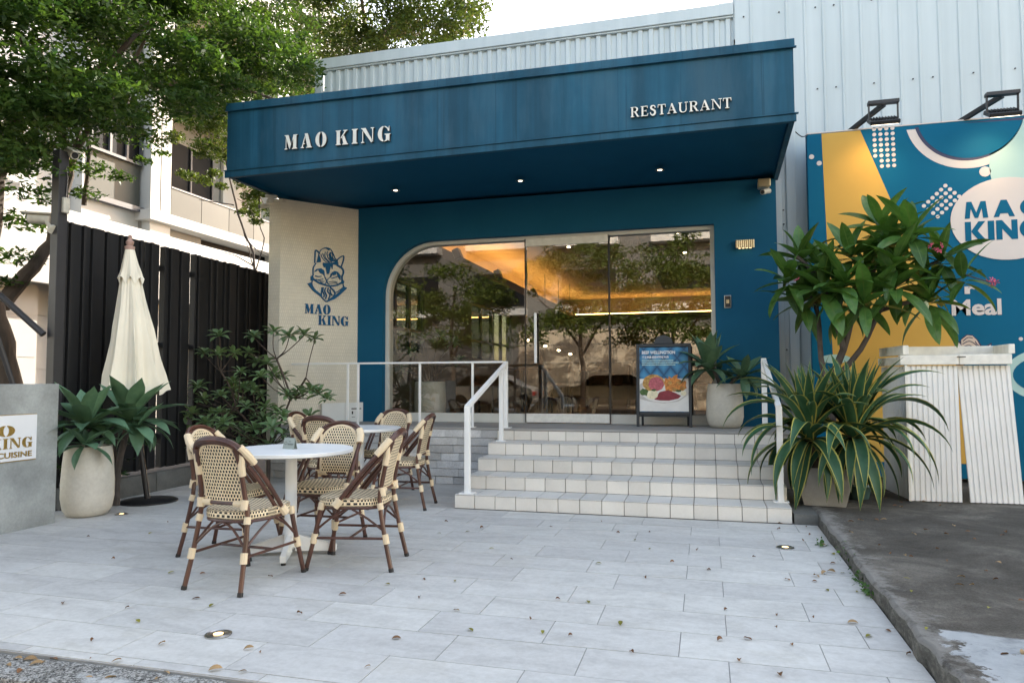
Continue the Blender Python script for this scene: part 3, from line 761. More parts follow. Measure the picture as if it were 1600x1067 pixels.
# roof, rear and side shell of the dining room (holes on the left side for its windows)
LX = -4.78
MB().box(-5.40, 3.0, 9.11, 21.6, 5.2, 5.4).build('roof', MT['bldgrey'], rest)
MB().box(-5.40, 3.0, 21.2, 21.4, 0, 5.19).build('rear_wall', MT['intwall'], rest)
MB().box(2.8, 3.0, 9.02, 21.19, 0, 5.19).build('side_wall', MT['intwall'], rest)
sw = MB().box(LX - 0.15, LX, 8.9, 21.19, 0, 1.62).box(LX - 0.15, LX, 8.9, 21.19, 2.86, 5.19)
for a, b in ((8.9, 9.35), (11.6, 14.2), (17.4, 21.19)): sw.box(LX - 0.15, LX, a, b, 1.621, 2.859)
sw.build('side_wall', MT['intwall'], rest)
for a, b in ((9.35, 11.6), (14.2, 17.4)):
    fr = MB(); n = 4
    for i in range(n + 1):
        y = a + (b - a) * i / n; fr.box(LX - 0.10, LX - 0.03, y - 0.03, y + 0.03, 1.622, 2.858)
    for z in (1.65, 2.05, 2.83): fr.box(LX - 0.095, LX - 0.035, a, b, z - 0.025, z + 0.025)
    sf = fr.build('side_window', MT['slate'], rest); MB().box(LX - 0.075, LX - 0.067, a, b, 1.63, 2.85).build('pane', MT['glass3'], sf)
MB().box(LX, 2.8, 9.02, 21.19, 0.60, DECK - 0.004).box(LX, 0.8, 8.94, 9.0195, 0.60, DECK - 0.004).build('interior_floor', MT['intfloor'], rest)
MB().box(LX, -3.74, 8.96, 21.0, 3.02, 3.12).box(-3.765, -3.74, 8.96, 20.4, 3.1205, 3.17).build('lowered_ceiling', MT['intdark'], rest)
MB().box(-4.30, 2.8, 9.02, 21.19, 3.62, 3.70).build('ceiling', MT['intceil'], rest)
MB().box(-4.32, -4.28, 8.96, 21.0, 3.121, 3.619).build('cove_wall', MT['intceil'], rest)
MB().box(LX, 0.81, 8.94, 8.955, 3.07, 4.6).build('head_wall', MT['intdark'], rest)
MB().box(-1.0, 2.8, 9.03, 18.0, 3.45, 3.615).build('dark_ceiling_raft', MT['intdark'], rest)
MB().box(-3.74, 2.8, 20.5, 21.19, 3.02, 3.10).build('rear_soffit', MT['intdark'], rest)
MB().box(-3.86, -3.80, 9.0, 20.3, 3.125, 3.150).build('cove_light', MT['cove'], rest)
MB().box(-3.70, 2.7, 20.60, 20.66, 3.105, 3.13).build('cove_light', MT['cove'], rest)
for yy in (10.2, 12.4, 15.2, 18.2):
    MB().obox((-3.66, yy, 3.14), (.05, 0, .02), (0, .07, 0), (-.03, 0, .075)).build('spotlight', MT['black'], rest, bevel=0.01)
for xx, yy in ((-0.35, 10.0), (-0.3, 11.6), (-2.0, 10.6), (0.9, 12.2)):
    sp = MB().tube([(xx, yy, 3.60), (xx, yy, 3.40)], 0.012).lathe([(0.035, 3.40), (0.045, 3.25), (0.040, 3.24)], 12, (xx, yy, 0)).build('spotlight', MT['black'], rest)
    MB().lathe([(0.024, 3.239), (0.024, 3.230)], 12, (xx, yy, 0)).build('bulb', MT['bulb'], sp)
for i, (px, py) in enumerate(((824, 529), (852, 538), (873, 545), (891, 551))):
    p = on_y(px, py, 14.5 + i)
    pn = MB().tube([(p.x, p.y, 3.61), (p.x, p.y, p.z + 0.06)], 0.006, 6).lathe([(0.02, 0.06), (0.11, 0.0), (0.10, -0.01)], 14, tuple(p)).build('pendant', MT['black'], rest)
    MB().lathe([(0.03, -0.015), (0.04, -0.03), (0.015, -0.05)], 10, tuple(p)).build('bulb', MT['bulb'], pn)
MB().box(-2.6, 2.4, 19.4, 19.9, DECK, 1.75).build('bar_counter', MT['intdark'], rest)
shelf = MB().box(-2.0, 2.4, 20.9, 21.15, 2.28, 2.32).build('bar_shelf', MT['intdark'], rest)
# ---- terrace railing
rail = thing('terrace_railing', 'white square-tube railing along the terrace and down the left of the steps', 'railing', (-2.25, 7.88, DECK))
MB().bar((-5.05, 7.895, 1.418), (-2.268, 7.895, 1.418), 0.030, 0.022).build('top_rail', MT['whitemetal'], rail, bevel=0.003)
for xx in (-4.265, -4.125, -3.31, -2.645):
    p = MB().bar((xx, 7.895, DECK), (xx, 7.895, 1.407), 0.026, 0.026).build('post', MT['whitemetal'], rail, bevel=0.003)
    MB().box(xx - 0.035, xx + 0.035, 7.86, 7.93, DECK, DECK + 0.008).build('base_plate', MT['whitemetal'], p)
p = MB().bar((-2.245, 7.895, DECK), (-2.245, 7.895, 1.425), 0.052, 0.052).build('post', MT['whitemetal'], rail, bevel=0.004)
MB().box(-2.31, -2.18, 7.845, 7.945, DECK, DECK + 0.008).build('base_plate', MT['whitemetal'], p)
p = MB().bar((-2.228, 7.66, 4 * RZ), (-2.228, 7.66, 1.315), 0.045, 0.045).build('post', MT['whitemetal'], rail, bevel=0.004)
MB().box(-2.28, -2.18, 7.62, 7.70, 4 * RZ, 4 * RZ + 0.008).build('base_plate', MT['whitemetal'], p)
p = MB().bar((-2.222, 6.475, RZ), (-2.222, 6.475, 0.955), 0.052, 0.052).build('post', MT['whitemetal'], rail, bevel=0.004)
MB().box(-2.29, -2.155, 6.42, 6.53, RZ, RZ + 0.008).build('base_plate', MT['whitemetal'], p)
MB().bar((-2.222, 6.455, 0.948), (-2.235, 7.87, 1.395), 0.045, 0.045).build('handrail', MT['whitemetal'], rail, bevel=0.004)
rr_ = thing('step_railing', 'white square-tube railing on the right of the steps, half behind the agave', 'railing', (0.6, 7.2, RZ))
MB().bar((0.615, 6.70, RZ), (0.615, 6.70, 0.97), 0.052, 0.052).build('post', MT['whitemetal'], rr_, bevel=0.004)
MB().box(0.55, 0.68, 6.65, 6.75, RZ, RZ + 0.008).build('base_plate', MT['whitemetal'], rr_)
MB().bar((0.585, 7.90, DECK), (0.585, 7.90, 1.43), 0.052, 0.052).build('post', MT['whitemetal'], rr_, bevel=0.004)
MB().bar((0.612, 6.68, 0.96), (0.587, 7.88, 1.40), 0.045, 0.045).build('handrail', MT['whitemetal'], rr_, bevel=0.004)

# ================================================================== METAL ANNEX, MURAL
annex = thing('metal_annex', 'tall pale ribbed steel building rising behind the mural', 'building', (3.5, 9.2, 0))
corrugated(0.415, 0.8245, 3.62, 9.4, 0.205, 0.030, 0.014, 8.97).build('wall_sheet', MT['sheet'], annex)
xx = 0.825
while xx < 6.9:
    z0 = 0.05
    corrugated(xx, xx + 0.82, z0, 9.4, 0.205, 0.030, 0.014, 8.97).build('wall_sheet', MT['sheet'], annex); xx += 0.8205
MB().box(3.02, 6.99, 8.99, 21.0, 0.0, 9.38).box(0.40, 3.0195, 8.99, 21.0, 5.41, 9.38).build('body', MT['sheet'], annex)
MB().box(0.826, 0.905, 8.90, 8.985, 0.06, 3.60).build('corner_flashing', MT['sheet'], annex, bevel=0.006)
MB().box(0.960, 1.075, 8.93, 8.97, 0.06, 4.25).build('downpipe_cover', MT['sheet'], annex, bevel=0.012, seg=2)
sc = MB()
for z in (5.66, 4.66):
    x = 0.52
    while x < 6.5: sc.lathe([(0.010, 0), (0.010, 0.01)], 8, (x, 8.955, z)); x += 0.41 * (0.5 if rng.random() < .25 else 1)
for z in (1.55, 2.45, 3.05, 3.22): sc.lathe([(0.011, 0), (0.011, 0.012)], 8, (0.925, 8.945, z))
so_ = sc.build('screws', MT['black'], annex, kind='stuff')

YM = 8.615
mural = thing('mural_board', 'blue and yellow printed wall board with white circles and lettering', 'sign', (2.9, 8.66, 0.2))
def mz(px, py):
    p = on_y(px, py, YM); return (p.x, p.z)
MB().box(1.160, 5.2, YM, 8.72, 0.14, 4.012).build('board', MT['mblue'], mural, bevel=0.004)
MB().box(1.160, 5.2, YM - 0.004, 8.73, 4.0125, 4.026).build('top_edge', MT['mcream'], mural)
def flat(name, mat, pts, lvl):
    return MB().poly(pts, (0, 0, 0), (1, 0, 0), (0, 0, 1), (0, -1, 0), -(YM - 0.0005), -(YM - 0.002 * lvl)).build(name, MT[mat], mural)
yel = [mz(1282, 213), mz(1344, 204)]
b1 = mz(1395, 320); a1 = mz(1344, 204); sl_ = (b1[0] - a1[0]) / (b1[1] - a1[1])
flat('yellow_band', 'myellow', [(1.318, 4.006), (a1[0], 4.006), (a1[0] + sl_ * (0.3 - 4.006), 0.3), (1.40, 0.3)], 1)
c = mz(1512, 175); flat('white_ring', 'mcream', [(c[0] + 0.62 * math.cos(R(a)), c[1] + 0.62 * math.sin(R(a))) for a in range(188, 353, 5) if c[1] + 0.62 * math.sin(R(a)) < 4.005], 1)
flat('navy_ring', 'mdark', [(c[0] + 0.535 * math.cos(R(a)), c[1] + 0.535 * math.sin(R(a))) for a in range(188, 353, 5) if c[1] + 0.535 * math.sin(R(a)) < 4.005], 2)
flat('blue_disc', 'mblue', [(c[0] + 0.015 + 0.52 * math.cos(R(a)), c[1] + 0.012 + 0.52 * math.sin(R(a))) for a in range(188, 353, 5) if c[1] + 0.012 + 0.52 * math.sin(R(a)) < 4.005], 3)
c = mz(1640, 252); flat('mint_disc', 'mmint', [p for p in arc(c[0], c[1], 0.56, 0.62, 0, 350, 40) if p[1] < 4.0], 2)
c = mz(1574, 341); flat('logo_disc', 'mcream', arc(c[0], c[1], 0.540, 0.445, 0, 350, 48), 4)
c = mz(1655, 585); flat('mint_ring', 'mmint', arc(c[0], c[1], 0.50, 0.30, 0, 350, 36), 1); flat('ring_centre', 'mblue', arc(c[0], c[1], 0.42, 0.22, 0, 350, 36), 2)
c = mz(1320, 560); flat('mint_stripe', 'mmint', arc(c[0] - 0.1, c[1], 0.16, 0.05, 0, 350, 20), 2)
dots = MB()
def dot(px, py, r=0.021, lvl=2):
    p = mz(px, py); dots.poly(arc(p[0], p[1], r, r, 0, 330, 11), (0, 0, 0), (1, 0, 0), (0, 0, 1), (0, -1, 0), -(YM - 0.0005), -(YM - 0.002 * lvl))
for i in range(8):
    for j in range(4):
        if j == 0 and i > 6 or j == 0 and i > 5: continue
        dot(1365.5 + j * 9.6 + i * 0.4, 202 - j * 0.6 + i * 8.3)
for i in range(6):
    for j in range(4): dot(1477 + j * 7.2 - i * 6.7, 290 + j * 5.6 + i * 6.3)
dot(1268, 245, 0.028); dot(1280, 255, 0.028); dot(1539, 268, 0.056); dot(1595, 529, 0.02)
dots.build('dot_pattern', MT['mcream'], mural, kind='stuff')

# ------------------------------------------------------------------ lettering
def gl_stencil():
    G = {}
    G['M'] = (1.16, [[(0, 0), (.27, 0), (.27, .05), (.175, .09), (.175, .60), (.105, .78), (.105, .09), (0, .05)],
                     [(0, 1), (.36, 1), (.60, .34), (.575, .27), (.485, .03), (.44, .03), (.13, .80), (.09, .93), (0, .95)],
                     [(.80, 1), (1.16, 1), (1.16, .95), (1.07, .91), (1.07, .09), (1.16, .05), (1.16, 0), (.68, 0), (.68, .05), (.78, .09), (.78, .72), (.63, .36), (.67, .52)]])
    G['A'] = (1.02, [[(0, 0), (.30, 0), (.30, .05), (.20, .09), (.255, .27), (.40, .27), (.40, .33), (.275, .33), (.395, .72), (.365, .84), (.09, .09), (0, .05)],
                     [(.36, 1), (.64, 1), (.93, .09), (1.02, .05), (1.02, 0), (.50, 0), (.50, .05), (.61, .09), (.44, .62)]])
    G['O'] = (0.98, [arc(.46, .5, .46, .52, 92, 268, 14) + arc(.46, .5, .13, .44, 262, 98, 12),
                     arc(.52, .5, .46, .52, 88, -88, 14) + arc(.52, .5, .13, .44, -82, 82, 12)])
    G['K'] = (1.10, [[(0, 1), (.46, 1), (.46, .95), (.38, .91), (.38, .09), (.46, .05), (.46, 0), (0, 0), (0, .05), (.09, .09), (.09, .91), (0, .95)],
                     [(.66, 1), (1.03, 1), (1.03, .95), (.92, .91), (.50, .44), (.44, .44), (.44, .50), (.78, .91), (.66, .95)],
                     [(.57, .47), (.73, .65), (1.0, .09), (1.10, .05), (1.10, 0), (.58, 0), (.58, .05), (.68, .09)]])
    G['I'] = (0.50, [[(0, 1), (.50, 1), (.50, .95), (.40, .91), (.40, .09), (.50, .05), (.50, 0), (0, 0), (0, .05), (.10, .09), (.10, .91), (0, .95)]])
    G['N'] = (1.12, [[(0, 0), (.28, 0), (.28, .05), (.18, .09), (.18, .70), (.105, .82), (.105, .09), (0, .05)],
                     [(0, 1), (.38, 1), (.92, .20), (.92, .0), (.86, 0), (.13, .86), (.09, .93), (0, .95)],
                     [(.82, 1), (1.12, 1), (1.12, .95), (1.02, .91), (1.02, .04), (.95, .04), (.95, .91), (.82, .95)]])
    G['G'] = (1.06, [arc(.50, .5, .50, .52, 92, 268, 14) + arc(.50, .5, .15, .44, 262, 98, 12),
                     arc(.54, .5, .44, .52, 88, 40, 6) + [(.93, 1.0), (.97, 1.0), (.97, .66), (.92, .66)] + arc(.54, .5, .34, .44, 22, 84, 6),
                     [(.56, -.02), (.70, 0.0), (.84, .06), (.96, .0), (.98, .0), (.98, .40), (1.06, .44), (1.06, .49), (.58, .49), (.58, .44), (.68, .40), (.68, .10), (.56, .03)]])
    return G
def gl_serif():
    G = {}
    def v(x, w=.17): return [(x, .07), (x + w, .07), (x + w, .93), (x, .93)]
    def sf(x0, x1, y): return [(x0, y), (x1, y), (x1, y + .07), (x0, y + .07)]
    G['R'] = (.86, [v(.08), sf(0, .36, 0), sf(0, .30, .93), [(.30, 1)] + arc(.46, .745, .28, .255, 85, -90, 10) + [(.26, .49), (.26, .55), (.42, .55)] + arc(.43, .745, .13, .195, -88, 88, 8) + [(.30, .94)], [(.36, .485), (.54, .485), (.78, .06), (.86, .05), (.86, 0), (.64, 0)]])
    G['E'] = (.74, [v(.08), sf(0, .68, 0), sf(0, .66, .93), [(.26, .47), (.48, .47), (.48, .53), (.26, .53)], [(.62, .08), (.69, .08), (.72, .26), (.67, .26)], [(.60, .92), (.665, .92), (.665, .75), (.62, .75)], [(.49, .38), (.54, .38), (.54, .62), (.49, .62)]])
    s = smooth_pts([(.52, .72), (.46, .90), (.29, .965), (.14, .87), (.13, .70), (.30, .56), (.47, .42), (.50, .22), (.38, .06), (.20, .04), (.09, .16), (.05, .32)], 4)
    n = len(s); G['S'] = (.62, [stroke(s, [.06 + .12 * math.sin(PI * min(1, abs(i / n - .5) < .3 and .5 or .12)) for i in range(n)])])
    G['T'] = (.78, [v(.305), sf(.20, .58, 0), sf(.02, .76, .93), [(.02, .925), (.075, .925), (.05, .70), (0, .70)], [(.705, .925), (.76, .925), (.78, .70), (.73, .70)]])
    G['A'] = (.92, [[(.40, 1), (.50, 1), (.86, .06), (.66, .06), (.38, .80), (.155, .06), (.09, .06)], sf(0, .28, 0), sf(.56, .92, 0), [(.20, .30), (.565, .30), (.545, .36), (.22, .36)]])
    G['U'] = (.90, [[(.08, .93), (.25, .93), (.25, .32)] + arc(.47, .32, .22, .26, 180, 350, 10) + [(.70, .93), (.77, .93), (.77, .30)] + arc(.43, .30, .345, .32, -2, -178, 12), sf(0, .36, .93), sf(.60, .90, .93)])
    G['N'] = (.92, [[(.10, .06), (.165, .06), (.165, .93), (.10, .93)], sf(0, .28, 0), sf(0, .27, .93), [(.275, .93), (.17, .93), (.17, .90), (.72, 0), (.79, 0), (.79, .16)], [(.795, .0), (.85, .0), (.85, .93), (.795, .93)], sf(.66, .98, .93)])
    return G
def gl_block():
    G = {}
    G['M'] = (1.12, [[(0, 0), (.24, 0), (.30, .58), (.48, .02), (.64, .02), (.82, .58), (.88, 0), (1.12, 0), (1.02, 1), (.78, 1), (.56, .34), (.34, 1), (.10, 1)]])
    G['A'] = (1.0, [[(0, 0), (.26, 0), (.32, .20), (.68, .20), (.74, 0), (1, 0), (.64, 1), (.36, 1)]])
    G['O'] = (1.06, [arc(.53, .5, .53, .52, 90, 270, 14) + arc(.53, .5, .24, .25, 270, 90, 12), arc(.53, .5, .53, .52, 90, -90, 14) + arc(.53, .5, .24, .25, -90, 90, 12)])
    G['K'] = (.92, [[(0, 0), (.27, 0), (.27, 1), (0, 1)], [(.28, .52), (.60, 1), (.90, 1), (.55, .52), (.92, 0), (.60, 0), (.28, .46)]])
    G['I'] = (.28, [[(0, 0), (.28, 0), (.28, 1), (0, 1)]])
    G['N'] = (.92, [[(0, 0), (.26, 0), (.26, .56), (.66, 0), (.92, 0), (.92, 1), (.66, 1), (.66, .44), (.26, 1), (0, 1)]])
    G['G'] = (1.04, [arc(.53, .5, .53, .52, 40, 322, 20) + [(1.0, .50), (.56, .50), (.56, .34), (.76, .30)] + arc(.53, .5, .25, .27, 300, 60, 12)])
    return G
GS, GR, GB = gl_stencil(), gl_serif(), gl_block()
def write(parent, text, G, o, u, v, n, h, width, depth, mat, backmat=None, space=0.18, name='letter', d0=0.001):
    adv = 0; pos = []
    for ch in text:
        if ch == ' ': adv += 0.5; continue
        pos.append((ch, adv)); adv += G[ch][0] + space
    tot = adv - space; k = width / tot
    o = Vector(o); u = Vector(u); v = Vector(v); n = Vector(n)
    for ch, a in pos:
        m = MB()
        for i, pl in enumerate(G[ch][1]):
            m.poly([((a + x) * k, y * h) for x, y in pl], o, u, v, n, d0, d0 + depth + 0.0003 * i)
        lo = m.build(name, mat, parent)
        if backmat:
            me = lo.data; me.materials.append(backmat); nn = n
            for p in me.polygons:
                if abs(Vector(p.normal).dot(nn)) < 0.5: p.material_index = 1
    return k

fo = FL + cn * 0.0
def fas(px, py):
    p = on_plane(px, py, FL, cn); return (p - FL).dot(cu), p.z
u0, za = fas(447, 235); u1, zb_ = fas(612, 221); u2, zt_ = fas(612, 197)
sgn = thing('fascia_sign', 'raised off-white stencil letters reading MAO KING on the left of the canopy', 'sign', tuple(FL + cu * u0 + Vector((0, 0, za))))
dv = (cu + Vector((0, 0, (zb_ - za) / (u1 - u0)))).normalized()
write(sgn, 'MAO KING', GS, FL + cu * u0 + Vector((0, 0, za)), dv, (0, 0, 1), cn, zt_ - zb_ - 0.005, (u1 - u0), 0.028, MT['letter'], MT['letterback'], d0=0.002, space=0.30)
u0, za = fas(986, 185); u1, zb_ = fas(1143, 170); u2, zt_ = fas(1143, 153.5)
sgn = thing('fascia_sign', 'raised off-white serif letters reading RESTAURANT on the right of the canopy', 'sign', tuple(FL + cu * u0 + Vector((0, 0, za))))
dv = (cu + Vector((0, 0, (zb_ - za) / (u1 - u0)))).normalized()
write(sgn, 'RESTAURANT', GR, FL + cu * u0 + Vector((0, 0, za)), dv, (0, 0, 1), cn, zt_ - zb_ - 0.002, (u1 - u0), 0.028, MT['letter'], MT['letterback'], space=0.14, d0=0.002)
def wal(px, py):
    p = on_plane(px, py, CA, nrm); return (p - CA).dot(d), p.z
wsg = thing('wing_wall_sign', 'blue stencil letters MAO KING under the cat emblem on the cream wall', 'sign', tuple(CA + d * 0.2 + Vector((0, 0, 2.0))))
a0, z0 = wal(476, 489); a1_, z1_ = wal(516, 489); _, z2_ = wal(476, 474)
write(wsg, 'MAO', GS, CA + d * a0 + Vector((0, 0, z0)), d, (0, 0, 1), nrm, z2_ - z0, a1_ - a0, 0.014, MT['logoblue'], space=0.12)
a0, z0 = wal(497, 507); a1_, z1_ = wal(544, 507); _, z2_ = wal(497, 492)
write(wsg, 'KING', GS, CA + d * a0 + Vector((0, 0, z0)), d, (0, 0, 1), nrm, z2_ - z0, a1_ - a0, 0.014, MT['logoblue'], space=0.12)
# cat emblem cut from blue sheet
emb = thing('cat_emblem', 'blue cut-out emblem of a cat with a quiff and collar on the cream wall', 'emblem', tuple(CA + d * 0.5 + Vector((0, 0, 2.6))))
def cp(pts): return [wal(480 + x * 100 / 711, 370 + y * 150 / 1067) for x, y in pts]
em = MB(); lvl = [0]
def epoly(pts):
    em.poly(cp(pts), CA, d, (0, 0, 1), nrm, 0.001, 0.010 + 0.0004 * lvl[0]); lvl[0] += 1
def estroke(pts, wd): epoly(stroke(smooth_pts(pts, 4), wd))
estroke([(82, 290), (85, 215), (92, 148), (130, 175)], 15); epoly([(100, 285), (150, 280), (150, 250), (125, 180), (110, 250)])
estroke([(132, 190), (150, 145), (205, 120), (258, 138), (288, 190), (310, 240), (335, 262)], 9)
epoly([(165, 135), (205, 116), (255, 133), (240, 150), (205, 128)])
for q in ([(150, 190), (165, 230), (205, 275), (250, 285)], [(170, 180), (190, 235), (240, 280)], [(200, 165), (195, 215), (230, 262), (270, 280)], [(238, 205), (255, 172), (280, 195), (285, 235), (330, 275)], [(225, 160), (218, 190), (235, 240), (270, 272)]): estroke(q, 7)
epoly([(240, 200), (258, 175), (262, 205), (285, 250), (320, 275), (270, 272), (246, 240)])
epoly([(172, 285), (230, 290), (290, 282), (335, 262), (345, 300), (320, 312), (286, 305), (276, 360), (262, 318), (240, 410), (218, 412), (200, 330), (186, 342), (172, 310)])
estroke([(330, 255), (365, 225), (402, 213), (398, 265), (375, 330)], 13); epoly([(318, 262), (340, 250), (332, 300), (378, 335), (365, 345), (325, 320)])
estroke([(95, 292), (66, 340), (62, 400), (64, 425)], 13); epoly([(64, 415), (36, 440), (36, 480), (58, 488), (80, 470), (66, 450)])
estroke([(372, 335), (398, 370), (398, 405), (384, 440), (385, 480)], 16); epoly([(384, 470), (410, 492), (400, 525), (372, 520)])
epoly([(72, 388), (100, 356), (150, 348), (185, 372), (192, 440), (170, 410), (140, 400), (120, 362), (95, 385)]); epoly([(138, 380), (178, 378), (176, 400), (150, 402)])
epoly([(246, 455), (262, 405), (300, 378), (335, 388), (368, 430), (365, 478), (345, 450), (325, 400), (290, 395), (270, 430), (262, 450)]); epoly([(275, 390), (318, 390), (315, 420), (285, 428)])
estroke([(85, 432), (120, 440), (155, 436)], 11); estroke([(92, 470), (125, 476), (175, 468)], 9); estroke([(270, 460), (305, 450), (335, 440)], 11)
estroke([(70, 470), (120, 505), (185, 530), (250, 545), (330, 535), (385, 500)], 17)
estroke([(192, 442), (205, 470), (214, 488), (225, 470), (246, 450)], 7); estroke([(186, 526), (205, 512), (214, 492), (224, 512), (244, 528)], 8)
for q in ([(120, 480), (150, 490), (185, 495)], [(240, 500), (290, 492), (330, 505)], [(250, 520), (300, 512), (335, 520)], [(140, 500), (170, 508)]): estroke(q, 5)
epoly([(0, 518), (36, 505), (70, 575), (150, 640), (160, 672), (60, 595)])
epoly([(440, 568), (398, 548), (362, 600), (318, 640), (300, 650), (215, 706), (215, 724), (300, 690), (365, 640)])
estroke([(52, 488), (50, 530), (85, 590), (150, 640)], 8); estroke([(395, 530), (395, 560), (330, 610), (305, 620)], 8)
estroke([(160, 560), (155, 620), (160, 670), (210, 720)], 9); estroke([(250, 558), (285, 590), (305, 625), (285, 665)], 12)
for q in ([(175, 560), (168, 600), (185, 640), (180, 670)], [(205, 560), (190, 600), (210, 650), (198, 690)], [(230, 565), (225, 610), (250, 640), (232, 690)], [(250, 580), (255, 620), (275, 650)]): estroke(q, 9)
em.build('emblem_plate', MT['logoblue'], emb)
# mural lettering
lg = [mz(1507, 342), mz(1630, 342), mz(1507, 316)]
write(mural, 'MAO', GB, (lg[0][0], YM - 0.008, lg[0][1]), (1, 0, 0), (0, 0, 1), (0, -1, 0), lg[2][1] - lg[0][1], (lg[1][0] - lg[0][0]), 0.002, MT['mblue'], space=0.25, name='printed_letter')
lg = [mz(1508, 377), mz(1632, 377), mz(1508, 347)]
write(mural, 'KING', GB, (lg[0][0], YM - 0.008, lg[0][1]), (1, 0, 0), (0, 0, 1), (0, -1, 0), lg[2][1] - lg[0][1], (lg[1][0] - lg[0][0]), 0.002, MT['mblue'], space=0.08, name='printed_letter')

def text_mesh(name, txt, size, mat, parent, o, u, v, n, depth=0.001, bold=0.0, width=None, align='LEFT'):
    cu_ = bpy.data.curves.new(name, 'FONT'); cu_.body = txt; cu_.size = size; cu_.extrude = depth / 2; cu_.offset = bold; cu_.align_x = align
    cu_.resolution_u = 3
    tmp = bpy.data.objects.new(name, cu_); C.objects.link(tmp)
    bpy.context.view_layer.update()
    me = bpy.data.meshes.new_from_object(tmp.evaluated_get(bpy.context.evaluated_depsgraph_get()))
    bpy.data.objects.remove(tmp); bpy.data.curves.remove(cu_)
    xs = [p.co.x for p in me.vertices]
    s = 1.0 if not width or not xs else width / (max(xs) - min(xs))
    x0 = min(xs) if (width and xs) else 0
    u = Vector(u); v = Vector(v); n = Vector(n); o = Vector(o) + n * depth / 2
    for p in me.vertices:
        c_ = p.co.copy(); p.co = o + u * ((c_.x - x0) * s) + v * c_.y + n * c_.z
    me.materials.clear(); me.materials.append(mat)
    if parent is not None: me.transform(Matrix.Translation(-wloc(parent)))
    ob = bpy.data.objects.new(name, me); C.objects.link(ob); ob.parent = parent
    return ob
a = mz(1487, 492); b = mz(1565, 490)
text_mesh('printed_word', 'Meal', 0.232, MT['mcream'], mural, (a[0], YM - 0.004, a[1]), (1, 0, 0), (0, 0, 1), (0, -1, 0), 0.002, 0.007, b[0] - a[0])
a = mz(1507, 458); b = mz(1527, 458)
text_mesh('printed_word', 'r', 0.15, MT['mcream'], mural, (a[0], YM - 0.004, a[1]), (1, 0, 0), (0, 0, 1), (0, -1, 0), 0.002, 0.007, b[0] - a[0])
# the quiff and ears of the printed cat above the stored panels
def mh(pts): return [mz(1480 + x * 270 / 1440 - 150 * 0, y) for x, y in pts]
def mq(pts): return [mz(1330 + x * 270 / 1440, 420 + y * 200 / 1067) for x, y in pts]
def mflat(name, mat, pts, lv): return flat(name, mat, mq(pts), lv)
mflat('cat_print', 'mdark', [(865, 585), (905, 605), (925, 570), (960, 545), (1010, 548), (1055, 590), (1085, 635), (1120, 640), (1170, 612), (1165, 720), (870, 725)], 2)
mflat('cat_print', 'mcream', [(873, 597), (908, 625), (930, 660), (905, 690), (890, 720), (876, 720)], 3)
mflat('cat_print', 'mcream', [(1160, 628), (1160, 712), (1095, 708), (1105, 675)], 3)
mflat('cat_print', 'mhair', [(918, 640), (915, 590), (965, 552), (1008, 556), (1045, 592), (1072, 640), (1100, 655), (1080, 690), (1020, 700), (960, 680)], 4)
for q in ([(930, 600), (970, 570), (1010, 575)], [(925, 625), (980, 600), (1030, 625), (1060, 660)], [(935, 645), (985, 635), (1030, 665), (1070, 680)], [(1030, 600), (1045, 625), (1075, 650)]):
    mflat('cat_print', 'mdark', stroke(smooth_pts(q, 3), 7), 5)

# floodlights over the mural, lit
for (px, py) in ((1380, 178), (1566, 165)):
    p = on_y(px, py, 8.22); base = Vector((p.x - 0.26, 8.70, 4.02))
    fl = thing('floodlight', 'black LED floodlight on a slanted arm above the ' + ('yellow band' if px < 1500 else 'white ring') + ' of the mural', 'floodlight', tuple(base), 0, 'lit floodlights over the mural')
    MB().bar(base, (p.x + 0.02, 8.26, p.z + 0.12), 0.045, 0.045).build('arm', MT['black'], fl)
    yk = MB().box(p.x - 0.15, p.x + 0.15, 8.17, 8.25, p.z + 0.105, p.z + 0.14)
    for s in (-0.14, 0.14): yk.bar((p.x + s, 8.21, p.z + 0.12), (p.x + s, 8.22, p.z - 0.06), 0.012, 0.03)
    yk.build('bracket', MT['black'], fl)
    hd = MB(); t_ = R(28); ax = Vector((0.145, 0, 0)); ay = Vector((0, math.cos(t_), math.sin(t_))) * 0.10; az = Vector((0, -math.sin(t_), math.cos(t_))) * 0.022
    hc = Vector((p.x, 8.22, p.z - 0.075)); hd.obox(hc, ax, ay, az)
    head = hd.build('lamp_head', MT['black'], fl, bevel=0.006)
    fins = MB()
    for i in range(9): fins.obox(hc + az * 1.35 + ax * (-0.8 + 0.2 * i), ax * 0.03, ay * 0.7, az * 0.34)
    fins.build('cooling_fins', MT['black'], head)
    MB().obox(hc - az * 1.12, ax * 0.88, ay * 0.86, az * 0.08).build('lens', MT['lampon'], head)
    li = bpy.data.lights.new('flood', 'SPOT'); li.energy = 2.2; li.color = (1.0, 0.66, 0.36); li.spot_size = R(105); li.spot_blend = 0.9; li.shadow_soft_size = 0.08
    lo = bpy.data.objects.new('flood_beam', li); C.objects.link(lo); lo.parent = fl
    pos = hc - az * 1.6; lo.location = pos - base
    lo.rotation_euler = (Vector((p.x - 0.05, 8.62, 3.45)) - pos).to_track_quat('-Z', 'Y').to_euler()

